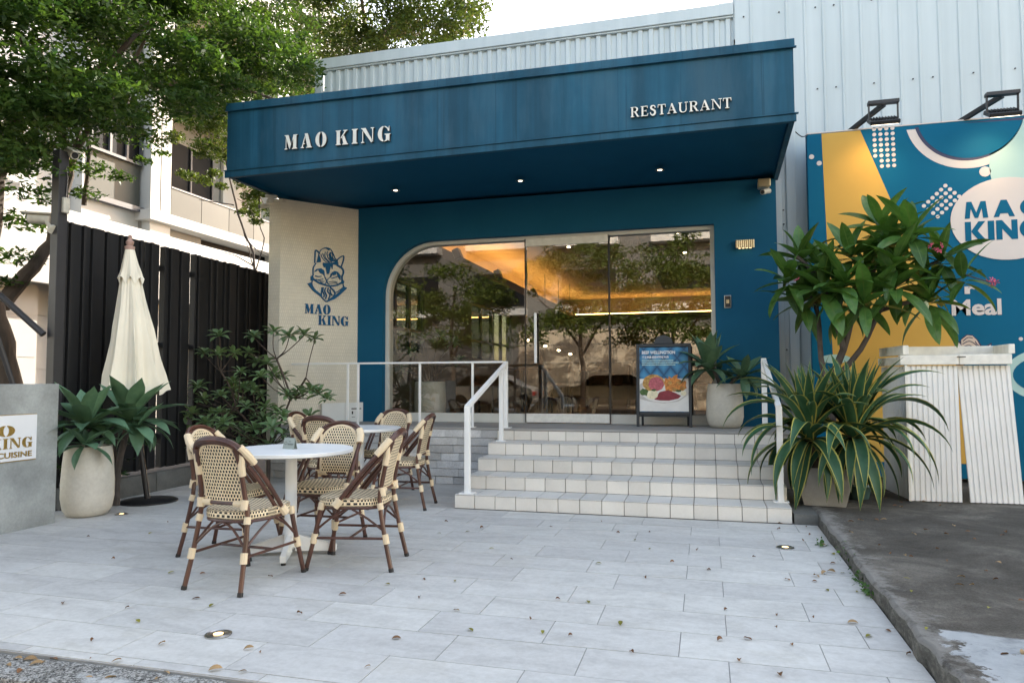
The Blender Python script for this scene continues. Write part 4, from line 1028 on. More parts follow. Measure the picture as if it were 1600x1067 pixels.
# ================================================================== STREET BEHIND THE CAMERA (seen mirrored in the shopfront)
opp = thing('street_building', 'long cream building across the street, sunlit, mirrored in the shopfront glass', 'building', (-4, -14, 0))
MB().box(-8.0, 16, -15.0, -12.6, -0.07, 3.35).build('lower_wall', MT['oppwall'], opp)
MB().box(-26, -8.01, -15.0, -12.7, -0.07, 3.35).build('lower_wall', MT['oppgrey'], opp)  # left stretch in grey: its shade is put into the wall colour
MB().box(-26, 16, -16.0, -13.6, 3.351, 11).build('upper_wall', MT['oppgrey'], opp)
for i in range(9):
    for z in (4.6, 7.6):
        MB().box(-23 + i * 4.2, -20.6 + i * 4.2, -13.62, -13.52, z, z + 1.5).build('window', MT['bldglass'], opp)
        MB().box(-23.2 + i * 4.2, -20.4 + i * 4.2, -13.6, -12.9, z - 0.5, z - 0.2).build('balcony_slab', MT['bldg'], opp)
for z in (1.1, 1.9, 2.7): MB().box(-26, 16, -12.6, -12.585, z, z + 0.02).build('joint', MT['bldgrey'], opp)
def parked_car(x, y, paint, label):
    t = thing('parked_car', label, 'car', (x, y, -0.066), 0, 'cars parked across the street')
    prof = [(-2.2, .35), (-2.25, .75), (-2.0, .95), (-1.1, 1.02), (-.5, 1.42), (.9, 1.45), (1.6, 1.05), (2.15, .92), (2.2, .4), (1.75, .28), (-1.75, .28)]
    MB().poly(prof, (x, y + .85, -.066), (1, 0, 0), (0, 0, 1), (0, -1, 0), 0, 1.7).build('body', MT[paint], t, bevel=.09, seg=2, smooth=True)
    MB().poly([(-.98, 1.03), (-.46, 1.36), (.3, 1.39), (.3, 1.03)], (x, y, -.066), (1, 0, 0), (0, 0, 1), (0, -1, 0), -.862, .862).build('window', MT['bldglass'], t)
    MB().poly([(.38, 1.03), (.38, 1.39), (.86, 1.39), (1.38, 1.06)], (x, y, -.066), (1, 0, 0), (0, 0, 1), (0, -1, 0), -.862, .862).build('window', MT['bldglass'], t)
    for sx in (-1.38, 1.38):
        for sy in (-.78, .78):
            wm = MB()
            for k in range(1): wm.tube([(x + sx, y + sy - .1, .26), (x + sx, y + sy + .1, .26)], .32, 16)
            wm.build('wheel', MT['rubber'], t)
    for sy in (-.6, .6): MB().box(x + 2.17, x + 2.24, y + sy - .2, y + sy + .2, .6, .75).build('tail_light', MT['carred'], t)
parked_car(-3.6, -9.6, 'carsilver', 'champagne estate car parked across the street')
parked_car(-8.6, -9.6, 'carwhite', 'white saloon parked across the street behind the champagne car')

# ================================================================== BACKGROUND BUILDING ON THE LEFT
bb = thing('apartment_block', 'white clad apartment block with glass balconies behind the fence', 'building', (-16, 18, 0))
BX = -12.0
def bbox_(name, mat, x0, x1, y0, y1, z0, z1, par=None, bev=0): return MB().box(x0, x1, y0, y1, z0, z1).build(name, MT[mat], par or bb, bevel=bev)
bbox_('body', 'bldgrey', -22, BX - 1.25, 6.0, 44, -0.1, 15)
bbox_('front_wall', 'bldg', BX - 1.24, BX - 0.3, 11.5, 13.02, 0, 15)
bbox_('corner_wall', 'bldg', BX - 6, BX - 0.6, 6.0, 11.49, 0, 15)
for i in range(8):
    z = 0.4 + i * 1.05
    for j in range(3): bbox_('cladding_panel', 'bldg', BX - 0.599, BX - 0.575, 6.05 + j * 1.81, 6.05 + j * 1.81 + 1.795, z, z + 1.035)
for z0, y0, y1 in ((4.81, 12.9, 30), (8.1, 12.9, 30), (11.3, 12.9, 30)):
    bbox_('balcony_slab', 'bldg', BX - 1.24, BX + 0.12, y0, y1, z0, z0 + 0.24, bev=0.01)
for y in (13.05, 17.9, 22.8, 27.5):
    bbox_('column', 'bldg', BX - 0.55, BX - 0.02, y, y + 0.62, 0, 15)
    bbox_('column_joint', 'bldgrey', BX - 0.018, BX - 0.012, y + 0.30, y + 0.315, 5.1, 15)
for z in (5.06, 8.35, 11.55):
    for y0 in (13.68, 18.53, 23.45):
        n = 4; L = 4.2
        for k in range(n):
            a = y0 + k * L / n; p = bbox_('balustrade_pane', 'bluepane' , BX - 0.045, BX - 0.025, a + 0.01, a + L / n - 0.01, z, z + 0.66)
        bbox_('balustrade_rail', 'bldframe', BX - 0.06, BX - 0.01, y0, y0 + L, z + 0.661, z + 0.70)
        wd = bbox_('balcony_window', 'bldglass', BX - 1.239, BX - 1.21, y0 + 0.2, y0 + 2.9, z, z + 2.35)
        for q in (0.2, 1.1, 2.0, 2.86): MB().box(BX - 1.20, BX - 1.16, y0 + q, y0 + q + 0.05, z, z + 2.35).build('frame', MT['bldframe'], wd)
        bbox_('side_panel', 'bldg', BX - 1.239, BX - 1.15, y0 + 3.3, y0 + 4.15, z, z + 2.6)
for z in (5.3, 8.6):                                   # the windowed bay left of the first column
    bbox_('bay_glass', 'bluepane', BX - 0.32, BX - 0.28, 11.6, 13.0, z - 0.2, z + 0.75)
    f_ = bbox_('bay_window', 'bldglass', BX - 0.299, BX - 0.27, 11.62, 12.95, z + 0.8, z + 2.2)
    for q in (11.6, 12.1, 12.55, 12.95): MB().box(BX - 0.27, BX - 0.22, q, q + 0.06, z + 0.75, z + 2.25).build('frame', MT['bldframe'], f_)
    MB().box(BX - 0.27, BX - 0.20, 11.6, 13.0, z + 0.74, z + 0.80).build('frame', MT['bldframe'], f_)
    bbox_('bay_ledge', 'bldframe', BX - 0.4, BX - 0.15, 11.5, 13.04, z - 0.32, z - 0.21)
bbox_('podium_roof', 'bldg', BX - 1.2, BX + 0.24, 9.2, 30, 4.16, 4.30)
bbox_('podium_edge', 'bldg', BX + 0.241, BX + 0.34, 9.1, 30, 3.0, 4.47, bev=0.01)
bbox_('podium_wall', 'bldgrey', BX - 0.35, BX - 0.25, 13.0, 15.0, 4.31, 4.80)
bbox_('podium_recess', 'bldglass', BX - 0.45, BX - 0.40, 15.01, 30, 4.31, 4.80)  # dark sheet standing in for the shade between podium and slab
bbox_('podium_recess', 'bldgrey', BX - 0.32, BX - 0.305, 11.55, 13.0, 4.31, 4.75)
bbox_('canopy_wing', 'bldg', BX - 1.2, BX + 1.0, 5.2, 9.08, 4.40, 4.52)
bbox_('white_pier', 'bldg', BX - 0.57, BX - 0.1, 9.4, 10.42, 0, 4.04)
for k in range(5): bbox_('pier_panel', 'bldg', BX - 0.099, BX - 0.085, 9.42, 10.40, 0.1 + k * 0.78, 0.1 + k * 0.78 + 0.768)

# ================================================================== FENCE, SIGN WALL, PLANTER KERB
fence = thing('slat_fence', 'tall black vertical slat fence with narrow gaps of light', 'fence', (-6.12, 7.4, 0))
y = 5.50; k = 0
wds = [0.10, 0.045, 0.16, 0.045, 0.10, 0.19, 0.05, 0.045, 0.21, 0.045, 0.05, 0.05, 0.24, 0.06]
gaps = {5, 9, 12, 26}
while y < 9.35:
    wd = wds[k % len(wds)] * rng.uniform(0.66, 0.80); dx = 0.0 if k % 2 == 0 else 0.030
    top = 2.80 - 0.012 * (y - 5.5) + rng.uniform(-0.005, 0.005)
    m = MB().box(-6.14 - dx * 0.2, -6.10 + dx, y + 0.002, y + wd - 0.001, 0.22, top)
    m.build('slat', MT['fence'], fence, bevel=0.003)
    nxt = y + wd + 0.0005; hit = [q for q in (6.50, 6.68, 7.22) if y < q <= nxt]
    y = nxt + (0.050 if hit else 0.0); k += 1
for z in (0.55, 1.6, 2.5): MB().box(-6.20, -6.1455, 5.45, 9.4, z, z + 0.06).build('back_rail', MT['fence'], fence)
pst = thing('fence_post', 'dark grey square steel post at the front end of the fence', 'post', (-6.0, 5.36, 0))
MB().box(-6.045, -5.955, 5.31, 5.415, 0, 3.44).build('shaft', MT['post'], pst, bevel=0.004)
MB().box(-6.10, -5.90, 5.27, 5.46, 0, 0.012).build('base_plate', MT['post'], pst)
kb = thing('planter_kerb', 'low rough concrete kerb along the foot of the fence', 'kerb', (-5.9, 6.6, 0))
for a, b in ((5.35, 6.55), (6.56, 7.72)): MB().box(-5.97, -5.865, a, b, -0.01, 0.205).build('kerb_block', MT['kerbconc'], kb, bevel=0.008, seg=2, smooth=True)
MB().box(-6.095, -5.972, 5.35, 7.9, -0.01, 0.16).build('planter_soil', MT['soil'], kind='structure')

swl = thing('sign_wall', 'grey polished cement sign wall at the left edge', 'wall', (-5.52, 4.2, 0))
MB().box(-5.63, -5.43, 2.7, 4.905, -0.02, 1.192).build('body', MT['signconc'], swl, bevel=0.006, seg=2)
plq = thing('wall_plaque', 'white plaque with gold stencil lettering on the cement sign wall', 'sign', (-5.43, 4.3, 0.56))
MB().box(-5.430, -5.4235, 3.72, 4.697, 0.565, 0.945).build('gold_back', MT['gold'], plq)
MB().box(-5.423, -5.416, 3.73, 4.692, 0.573, 0.940).build('panel', MT['plaque'], plq)
write(plq, 'MAO', GS, (-5.416, 3.97, 0.775), (0, 1, 0), (0, 0, 1), (1, 0, 0), 0.083, 0.525, 0.004, MT['gold'], space=0.14)
write(plq, 'KING', GS, (-5.416, 4.29, 0.674), (0, 1, 0), (0, 0, 1), (1, 0, 0), 0.083, 0.362, 0.004, MT['gold'], space=0.14)
text_mesh('letters', 'CLASSIC CUISINE', 0.062, MT['gold'], plq, (-5.4155, 4.02, 0.600), (0, 1, 0), (0, 0, 1), (1, 0, 0), 0.003, 0.0015, 0.632)

# ================================================================== CLOSED PARASOL
um = thing('closed_parasol', 'closed off-white canvas parasol standing by the black fence', 'parasol', (-5.44, 5.98, 0))
ux, uy = -5.44, 5.98
tx, ty = -5.628, 5.846       # top leans a little
def upt(z): k = (max(z, 0.0) / 2.6) ** 0.6; return (ux + (tx - ux) * k, uy + (ty - uy) * k, z)
b = MB().lathe([(0.27, 0.0), (0.27, 0.012), (0.25, 0.022), (0.05, 0.035)], 28, (ux, uy, 0)); b.build('base', MT['black'], um, smooth=True)
MB().tube([upt(0.02), upt(0.62)], 0.027, 12).build('sleeve', MT['black'], um, smooth=True)
MB().tube([upt(0.62), upt(2.60)], 0.021, 12).build('pole', MT['polewood'], um, smooth=True)
def cone(z0, z1, r0, r1, folds, amp, ph, nz=14, bulge=0.0, hem=0.0):
    m = MB(); n = 144; v = []; f = []
    for j in range(nz + 1):
        t = j / nz; z = z1 + (z0 - z1) * t; cx, cy, _ = upt(z)
        r = r1 + (r0 - r1) * (t ** (1.0 - bulge))
        for i in range(n):
            a = 2 * PI * i / n
            fo_ = folds * a + ph + 0.6 * math.sin(2 * a) + 0.35 * math.sin(3.1 * t + 2 * a); sh_ = 1 - 2 * abs(math.sin(fo_ / 2)) ** 0.7
            q = r * (1 + amp * (0.25 + 0.75 * t) * sh_ + 0.05 * t * math.sin(3 * a + 1) + 0.02 * math.sin(23 * a + 9 * t))
            v.append((cx + q * math.cos(a), cy + q * math.sin(a), z + hem * t ** 6 * math.sin(folds * a + ph + 1.2)))
    for j in range(nz):
        for i in range(n):
            i2 = (i + 1) % n; f.append((j * n + i, j * n + i2, (j + 1) * n + i2, (j + 1) * n + i))
    return m.add(v, f)
cn_ = cone(1.10, 2.50, 0.270, 0.050, 8, 0.20, 0.4, 26, 0.0, 0.03).build('canopy', MT['cloth'], um, smooth=True)
cone(2.22, 2.56, 0.115, 0.040, 8, 0.10, 0.9, 8, -0.1, 0.035).build('vent_flap', MT['cloth'], um, smooth=True)
cx, cy, _ = upt(2.56)
MB().lathe([(0.045, 2.54), (0.048, 2.575), (0.026, 2.585), (0.036, 2.605), (0.040, 2.625), (0.022, 2.645), (0.016, 2.66), (0.022, 2.675), (0.008, 2.695)], 16, (cx, cy, 0)).build('finial', MT['finial'], um, smooth=True)

# ================================================================== BISTRO CHAIRS
def make_chair():
    t = thing('bistro_chair', 'chair', 'chair')
    W = MT['wood']; K = MT['wrap']
    def tb(name, pts, r, n=8, mat=W, sm=True, flat=1.0): return MB().tube(pts, r, n, flat=flat).build(name, mat, t, local=True, smooth=sm)
    for s in (-1, 1):
        rear = smooth_pts([(s * .203, -.280, .012), (s * .187, -.232, .22), (s * .174, -.196, .43), (s * .160, -.206, .55), (s * .150, -.245, .74), (s * .138, -.272, .82)], 4)
        lg = tb('rear_leg', rear, .0145, 10)
        MB().tube([(s * .2045, -.2835, 0), (s * .2025, -.278, .022)], .0165, 10).build('rubber_foot', MT['rubber'], lg, local=True, smooth=True)
        lg = tb('front_leg', smooth_pts([(s * .2185, .270, .012), (s * .200, .222, .22), (s * .182, .183, .425)], 4), .0145, 10)
        MB().tube([(s * .2195, .273, 0), (s * .2178, .268, .022)], .0165, 10).build('rubber_foot', MT['rubber'], lg, local=True, smooth=True)
    half = [(.214, .075, .425), (.212, -.02, .545), (.206, -.12, .665), (.194, -.200, .752), (.168, -.252, .822), (.105, -.286, .868), (0, -.296, .884)]
    path = half + [(-x, y, z) for x, y, z in half[-2::-1]]
    hp = smooth_pts(path, 5)
    hoop = MB(); hoop.tube(hp, .0135, 8)
    inner = []
    for (x, y, z) in hp:
        k = abs(x) / .214
        inner.append((x * (1 - .10 * k) , y + .010 - .030 * k * (1 if z < .75 else .2), z - .026 * (1 - k ** 3) - (.012 if k > .7 else 0)))
    hoop.tube(inner, .0125, 8)
    third = [((x0 + x1) / 2, (y0 + y1) / 2 - .012, (z0 + z1) / 2 + .001) for (x0, y0, z0), (x1, y1, z1) in zip(hp, inner)]
    hoop.tube(third[14:-14], .0125, 8)
    hoop.build('hoop', W, t, local=True, smooth=True)
    # woven back panel
    m = MB(); rows = 22; cols = 12; v = []; uv = []
    def hw(z): return .128 + .012 * min(1, (z - .50) / .2) if z < .735 else .140 * math.sqrt(max(0.0, 1 - ((z - .735) / .122) ** 2)) + .006
    def yy(z, x): return -.200 - (max(0, z - .55) / .31) ** 1.15 * .082 + .022 * (x / .15) ** 2 * 0.6
    for sd_ in (-1, 1):
        for j in range(rows + 1):
            z = .505 + .350 * j / rows; h_ = hw(z)
            for i in range(cols + 1):
                x = -h_ + 2 * h_ * i / cols; v.append((x, yy(z, x) + sd_ * .008, z)); uv.append((x + .5, z))
    n1 = (rows + 1) * (cols + 1); f = []
    for j in range(rows):
        for i in range(cols):
            a = j * (cols + 1) + i; f.append((a, a + 1, a + cols + 2, a + cols + 1)); a += n1; f.append((a + cols + 1, a + cols + 2, a + 1, a))
    ring = [i for i in range(cols + 1)] + [(j + 1) * (cols + 1) - 1 for j in range(1, rows + 1)] + [rows * (cols + 1) + i for i in range(cols - 1, -1, -1)] + [j * (cols + 1) for j in range(rows - 1, 0, -1)]
    for a, b_ in zip(ring, ring[1:] + ring[:1]): f.append((a, a + n1, b_ + n1, b_))
    m.add(v, f); m.uv = uv
    bk = m.build('backrest', MT['weave'], t, local=True, smooth=True)
    edge = [(s_, yy(z, s_), z) for z, s_ in [(.507, -hw(.507)), (.56, -hw(.56)), (.63, -hw(.63)), (.70, -hw(.70)), (.745, -hw(.745)), (.785, -hw(.785)), (.82, -hw(.82)), (.845, -hw(.845))]]
    edge = edge + [(0, yy(.857, 0), .857)] + [(-x, y, z) for x, y, z in edge[::-1]]
    MB().tube(smooth_pts(edge, 4), .0115, 8).build('backrest_piping', K, bk, local=True, smooth=True)
    # seat
    m = MB(); n = 40; v = []; uv = []
    def out(a):
        c_, s_ = math.cos(a), math.sin(a); ex = 0.62
        x = math.copysign(abs(c_) ** ex, c_); y_ = math.copysign(abs(s_) ** ex, s_)
        wid = .212 if y_ > 0 else .212 - .022 * (-y_)
        return x * wid, .012 + y_ * .222
    rings = [(0.05, .452), (.35, .452), (.7, .455), (.93, .459), (.985, .456), (1.0, .448), (1.0, .412), (.97, .404), (.5, .404)]
    for k, z in rings:
        for i in range(n):
            x, y_ = out(2 * PI * i / n); v.append((x * k, y_ * k, z))
            uv.append((x * k * .75 + .5, y_ * k * .62 + .5) if k < 1 or z < .41 else (2 * PI * i / n * .21 , z - .003))
    f = [(j * n + i, j * n + (i + 1) % n, (j + 1) * n + (i + 1) % n, (j + 1) * n + i) for j in range(len(rings) - 1) for i in range(n)]
    f.append(tuple(range(n))); f.append(tuple((len(rings) - 1) * n + i for i in reversed(range(n))))
    m.add(v, f); m.uv = uv
    m.build('seat', MT['weave'], t, local=True, smooth=True)
    ringp = [(*[q * .95 for q in out(2 * PI * i / 24)], .395) for i in range(25)]
    tb('seat_frame', ringp, .0105)
    # lower back rail, stretchers, braces
    tb('back_rail', [(-.165, -.203, .500), (.165, -.203, .500)], .0125)
    for s in (-1, 1):
        tb('stretcher', [(s * .192, -.240, .205), (s * .203, .228, .205)], .0085)
        tb('brace', smooth_pts([(s * .185, -.228, .25), (s * .19, -.12, .33), (s * .195, -.02, .388)], 3), .0075)
        tb('brace', smooth_pts([(s * .199, .218, .25), (s * .198, .12, .33), (s * .196, .02, .388)], 3), .0075)
    tb('stretcher', [(-.198, -.005, .205), (.198, -.005, .205)], .0085)
    tb('brace', smooth_pts([(-.183, -.225, .25), (-.08, -.205, .35), (0, -.20, .388)], 3), .0075)
    tb('brace', smooth_pts([(.183, -.225, .25), (.08, -.205, .35), (0, -.20, .388)], 3), .0075)
    tb('brace', smooth_pts([(-.197, .213, .25), (-.08, .21, .35), (0, .21, .388)], 3), .0075)
    tb('brace', smooth_pts([(.197, .213, .25), (.08, .21, .35), (0, .21, .388)], 3), .0075)
    # cream wraps
    def wrap(pts, r, flat=1.0): return MB().tube(pts, r, 10, flat=flat).build('wrap', K, t, local=True, smooth=True)
    for s in (-1, 1):
        wrap([(s * .1925, -.247, .172), (s * .1885, -.236, .232)], .0205)
        wrap([(s * .2045, .231, .172), (s * .1995, .220, .232)], .0205)
        wrap([(s * .1785, -.206, .385), (s * .1735, -.195, .425)], .0200)
        wrap([(s * .1855, .190, .382), (s * .182, .183, .426)], .0205)
        wrap([(s * .2165, .088, .408), (s * .209, .050, .452)], .028)
        wrap([(s * .160, -.212, .470), (s * .162, -.205, .525)], .0215)
        wrap([(s * .155, -.203, .500), (s * .085, -.202, .500)], .0195)
        hb = MB()
        hb.tube([(s * .1985, -.178, .735), (s * .186, -.222, .785), (s * .160, -.258, .832)], [.026, .029, .027], 10, flat=0.85)
        hb.tube([(s * .158, -.225, .665), (s * .157, -.238, .73), (s * .165, -.240, .795)], [.0205, .022, .019], 10)
        hb.build('wrap', K, t, local=True, smooth=True)
    return t
chair0 = make_chair()
CH = [  # centre x, y, heading, label
    (-2.730, 3.800, -5, 'brown rattan bistro chair nearest the camera with its woven back turned to the viewer'),
    (-3.275, 4.395, -86, 'rattan bistro chair at the left of the front table, half hidden behind the nearest chair'),
    (-2.262, 4.345, 100, 'rattan bistro chair seen sideways at the right of the front round table'),
    (-2.760, 4.760, 182, 'rattan bistro chair across the front table, its woven back facing the viewer under the card'),
    (-3.830, 6.520, -88, 'rattan bistro chair at the left of the rear table, close under the green shrub'),
    (-3.460, 6.100, 2, 'rattan bistro chair between the two tables with its back to the front table'),
    (-3.360, 7.060, 180, 'rattan bistro chair at the far side of the rear table against the stone terrace'),
    (-2.850, 6.370, 97, 'rattan bistro chair seen sideways at the right of the rear table before the ledge stones'),
]
for i, (x, y, a, lb) in enumerate(CH):
    o = chair0 if i == 0 else copy_tree(chair0)
    o.location = (x, y, 0); o.rotation_euler = (0, 0, R(a)); o['label'] = lb; o['group'] = 'rattan bistro chairs round the two tables'

def make_table(x, y, rz, lb, r=0.425):
    t = thing('round_table', lb, 'table', (x, y, 0), rz, 'white round terrace tables')
    W = MT['whitemetal']
    MB().lathe([(r - .012, .705), (r, .712), (r, .732), (r - .004, .735), (0.02, .735)], 48).build('tabletop', W, t, local=True, smooth=True)
    MB().lathe([(.042, .055), (.040, .70)], 24).build('column', W, t, local=True, smooth=True)
    MB().lathe([(.15, .695), (.15, .7045)], 24).build('top_plate', W, t, local=True)
    for k in range(4):
        a = R(90 * k); c_, s_ = math.cos(a), math.sin(a)
        m = MB(); L = .315
        p = [(.035, .028), (.035, .145), (L, .062), (L, .020)]
        m.poly(p, (0, 0, 0), (c_, s_, 0), (0, 0, 1), (s_, -c_, 0), -.019, .019)
        lg = m.build('foot', W, t, local=True, bevel=.003)
        MB().lathe([(.016, 0), (.016, .021)], 10, (c_ * (L - .03), s_ * (L - .03), 0)).build('glide', MT['rubber'], lg, local=True)
    return t
make_table(-2.825, 4.425, R(24), 'white round pedestal table at the front with a small grey card standing on it')
make_table(-3.40, 6.56, R(40), 'white round pedestal table at the rear beside the stone faced terrace', 0.41)
cd_ = thing('table_card', 'small grey green tent card standing on the front white table', 'card', (-2.83, 4.42, .735), R(-14))
MB().poly([(-.055, 0), (-.052, .078), (.052, .078), (.055, 0)], (0, -.022, 0), (1, 0, 0), (0, .2, 1), (0, -1, 0), -.0015, .0015).build('front_panel', MT['standgrey'], cd_, local=True)
MB().poly([(-.055, 0), (-.052, .078), (.052, .078), (.055, 0)], (0, .010, 0), (1, 0, 0), (0, -.2, 1), (0, -1, 0), -.0015, .0015).build('rear_panel', MT['standgrey'], cd_, local=True)
pr_ = MB(); o_ = (0, -.022, 0); vv = Vector((0, .2, 1)); nn = Vector((0, -1, .2)).normalized()
pr_.poly(stroke(arc(-.030, .040, .010, .010, 0, 340, 14), .003), o_, (1, 0, 0), vv, nn, .0016, .0022)
for yy_, a, b in ((.050, .0, .018), (.034, -.014, .044), (.028, -.010, .040)):
    pr_.poly([(a, yy_), (b, yy_), (b, yy_ + .0035), (a, yy_ + .0035)], o_, (1, 0, 0), vv, nn, .0016, .0022)
pr_.build('print', MT['slate'], cd_, local=True)

# ================================================================== A-FRAME POSTER STAND
af = thing('poster_stand', 'dark framed A-board with a food poster in front of the window', 'sign', (-0.48, 8.46, DECK))
AX0, AX1, AY = -0.797, -0.165, 8.42
lean = Vector((0, 0.085, 1.0)).normalized(); an = Vector((0, -1, 0.085)).normalized()
ao = Vector((AX0, AY, DECK)); AW = AX1 - AX0
fr = MB()
for s_ in ((0.0, 0.034), (AW - 0.034, AW)): fr.poly([(s_[0], 0), (s_[1], 0), (s_[1], .97), (s_[0], .97)], ao, (1, 0, 0), lean, an, 0, .028)
fr.poly([(.0345, .935), (AW - .0345, .935), (AW - .0345, .97), (.0345, .97)], ao, (1, 0, 0), lean, an, .001, .027)
fr.poly([(.0345, .135), (AW - .0345, .135), (AW - .0345, .172), (.0345, .172)], ao, (1, 0, 0), lean, an, .001, .027)
fr.poly([(.0345, .118), (AW - .0345, .118), (AW - .0345, .1335), (.0345, .1335)], ao, (1, 0, 0), lean, an, .001, .022)
fr.build('frame', MT['slate'], af, bevel=.004)
MB().poly([(.20, .971), (.43, .971)] + arc(.315, .985, .105, .088, 5, 175, 10), ao, (1, 0, 0), lean, an, .004, .024).build('handle', MT['slate'], af, bevel=.003)
rl = MB()
for xq in (AX0 + .05, AX1 - .05): rl.bar((xq, AY + .09, DECK + .93), (xq, AY + .25, DECK + .002), .026, .02)
rl.bar((AX0 + .05, AY + .22, DECK + .2), (AX1 - .05, AY + .22, DECK + .2), .02, .02)
rl.build('rear_leg_frame', MT['slate'], af)
PW, PZ0, PZ1 = AW - .072, .175, .932
po = ao + Vector((.036, 0, 0)) + lean * PZ0
pp = MB().poly([(0, 0), (PW, 0), (PW, PZ1 - PZ0), (0, PZ1 - PZ0)], po, (1, 0, 0), lean, an, .004, .010)
poster = pp.build('poster', MT['tuft'], af)
PHH = PZ1 - PZ0
def pq(pts): return [((x - 80) / 530 * PW, PHH - (y - 120) / 690 * PHH) for x, y in pts]
def pflat(name, mat, pts, lv): return MB().poly(pts, po, (1, 0, 0), lean, an, .0102, .0102 + .0004 * lv).build(name, MT[mat], poster)
def blob(cx, cy, rx, ry, n=18, j=.08, seed=1):
    r_ = random.Random(seed); return [(cx + rx * math.cos(2 * PI * i / n) * (1 + r_.uniform(-j, j)), cy + ry * math.sin(2 * PI * i / n) * (1 + r_.uniform(-j, j))) for i in range(n)]
pflat('print_table', 'plate', pq([(80, 460), (610, 455), (610, 806), (80, 806)]), 1)
pflat('print_plate', 'plate2', pq([(80, 600), (80, 520), (150, 480), (330, 455), (520, 470), (612, 500), (610, 640), (500, 720), (340, 745), (180, 725), (82, 670)]), 2)
pflat('print_plate', 'plate', pq([(82, 672), (180, 700), (340, 720), (500, 700), (608, 630), (608, 690), (500, 740), (340, 762), (180, 742), (82, 705)]), 3)
pflat('print_plate', 'plate', pq(arc(340, 600, 240, 110, 0, 350, 30)), 3)
pflat('print_herb', 'herb', pq(blob(140, 600, 55, 40, 16, .25, 3)), 4)
pflat('print_crust', 'crust', pq(blob(235, 505, 120, 92, 26, .04, 4)), 5)
pflat('print_meat', 'meat', pq(blob(262, 515, 84, 74, 24, .03, 5)), 6)
pflat('print_crisps', 'fries', pq([(365, 590), (350, 500), (360, 450), (395, 462), (400, 430), (430, 455), (460, 425), (495, 415), (490, 455), (540, 480), (580, 520), (590, 560), (540, 585), (470, 580), (420, 600)]), 7)
for i in range(9):
    pflat('print_crisps', 'crust' if i % 2 else 'fries', pq(blob(390 + 22 * i, 540 - 40 * math.sin(i * 1.7), 26, 22, 9, .3, 20 + i)), 8)
pflat('print_sauce', 'sauce', pq([(240, 680), (300, 600), (390, 580), (470, 610), (530, 640), (500, 670), (400, 692), (300, 690)]), 8)
pflat('print_mash', 'mash', pq(blob(220, 630, 68, 50, 14, .16, 8)), 9)
pflat('print_mash', 'mash', pq(blob(555, 615, 32, 26, 10, .1, 9)), 9)
pflat('print_herb', 'herb', pq(blob(235, 580, 30, 12, 9, .3, 10)), 10); pflat('print_herb', 'herb', pq(blob(500, 588, 30, 14, 9, .3, 11)), 10)
def pline(x0, x1, y0, y1, txt, bold, size):
    a = pq([(x0, y0)])[0]; b_ = pq([(x1, y1)])[0]
    o__ = po + Vector((1, 0, 0)) * a[0] + lean * a[1] + an * .0105
    bold *= .4
    return text_mesh('print_text', txt, size, MT['plaque'], poster, o__, (1, 0, 0), lean, an, .0008, bold, b_[0] - a[0])
pline(108, 470, 192, 160, 'BEEF WELLINGTION', .004, .050)
pline(108, 400, 240, 215, '\u8c93\u738b\u7d93\u5178\u00b7\u62db\u724c\u5a01\u9748\u9813\u725b\u6392', .002, .034)
ln = MB()
for yy_, x1 in ((262, 440), (286, 495), (309, 470)):
    x = 108
    while x < x1:
        wd = rng.uniform(7, 12); ln.poly(pq([(x, yy_ + 8), (x + wd, yy_ + 8), (x + wd, yy_ - 5), (x, yy_ - 5)]), po, (1, 0, 0), lean, an, .0102, .0108); x += wd + 4
ln.build('print_small_lines', MT['mmint'], poster, kind='stuff')

# ================================================================== SMALL FITTINGS
p = on_y(1164, 381, YW - 0.05)
sc_ = thing('wall_sconce', 'ribbed brass wall light glowing downwards on the blue wall', 'wall lamp', (p.x, YW, p.z))
hs = MB()
for i in range(9): hs.lathe([(.013, -.045), (.013, .048)], 10, (p.x - .092 + i * .023, YW - .055, p.z))
hs.box(p.x - .10, p.x + .10, YW - .054, YW - .001, p.z - .040, p.z + .045)
hs.build('shade', MT['brass'], sc_, smooth=True)
for i in range(4): MB().lathe([(.014, 0), (.014, -.006)], 10, (p.x - .06 + i * .04, YW - .040, p.z - .0405)).build('lamp', MT['uplamp'], sc_)
p = on_y(1137, 471, YW)
ic = thing('door_intercom', 'small dark door intercom panel on the blue wall', 'intercom', (p.x, YW, p.z))
MB().box(p.x - .04, p.x + .04, YW - .022, YW, p.z - .075, p.z + .075).build('case', MT['chrome'], ic, bevel=.008, seg=2)
MB().box(p.x - .031, p.x + .031, YW - .026, YW - .0222, p.z - .066, p.z + .066).build('face', MT['black'], ic, bevel=.003)
MB().box(p.x - .017, p.x + .017, YW - .0275, YW - .0262, p.z - .022, p.z + .022).build('screen', MT['brass'], ic)
MB().lathe([(.006, 0), (.006, .002)], 8, (p.x - .006, YW - .0275, p.z + .05)).build('light', MT['carred'], ic)
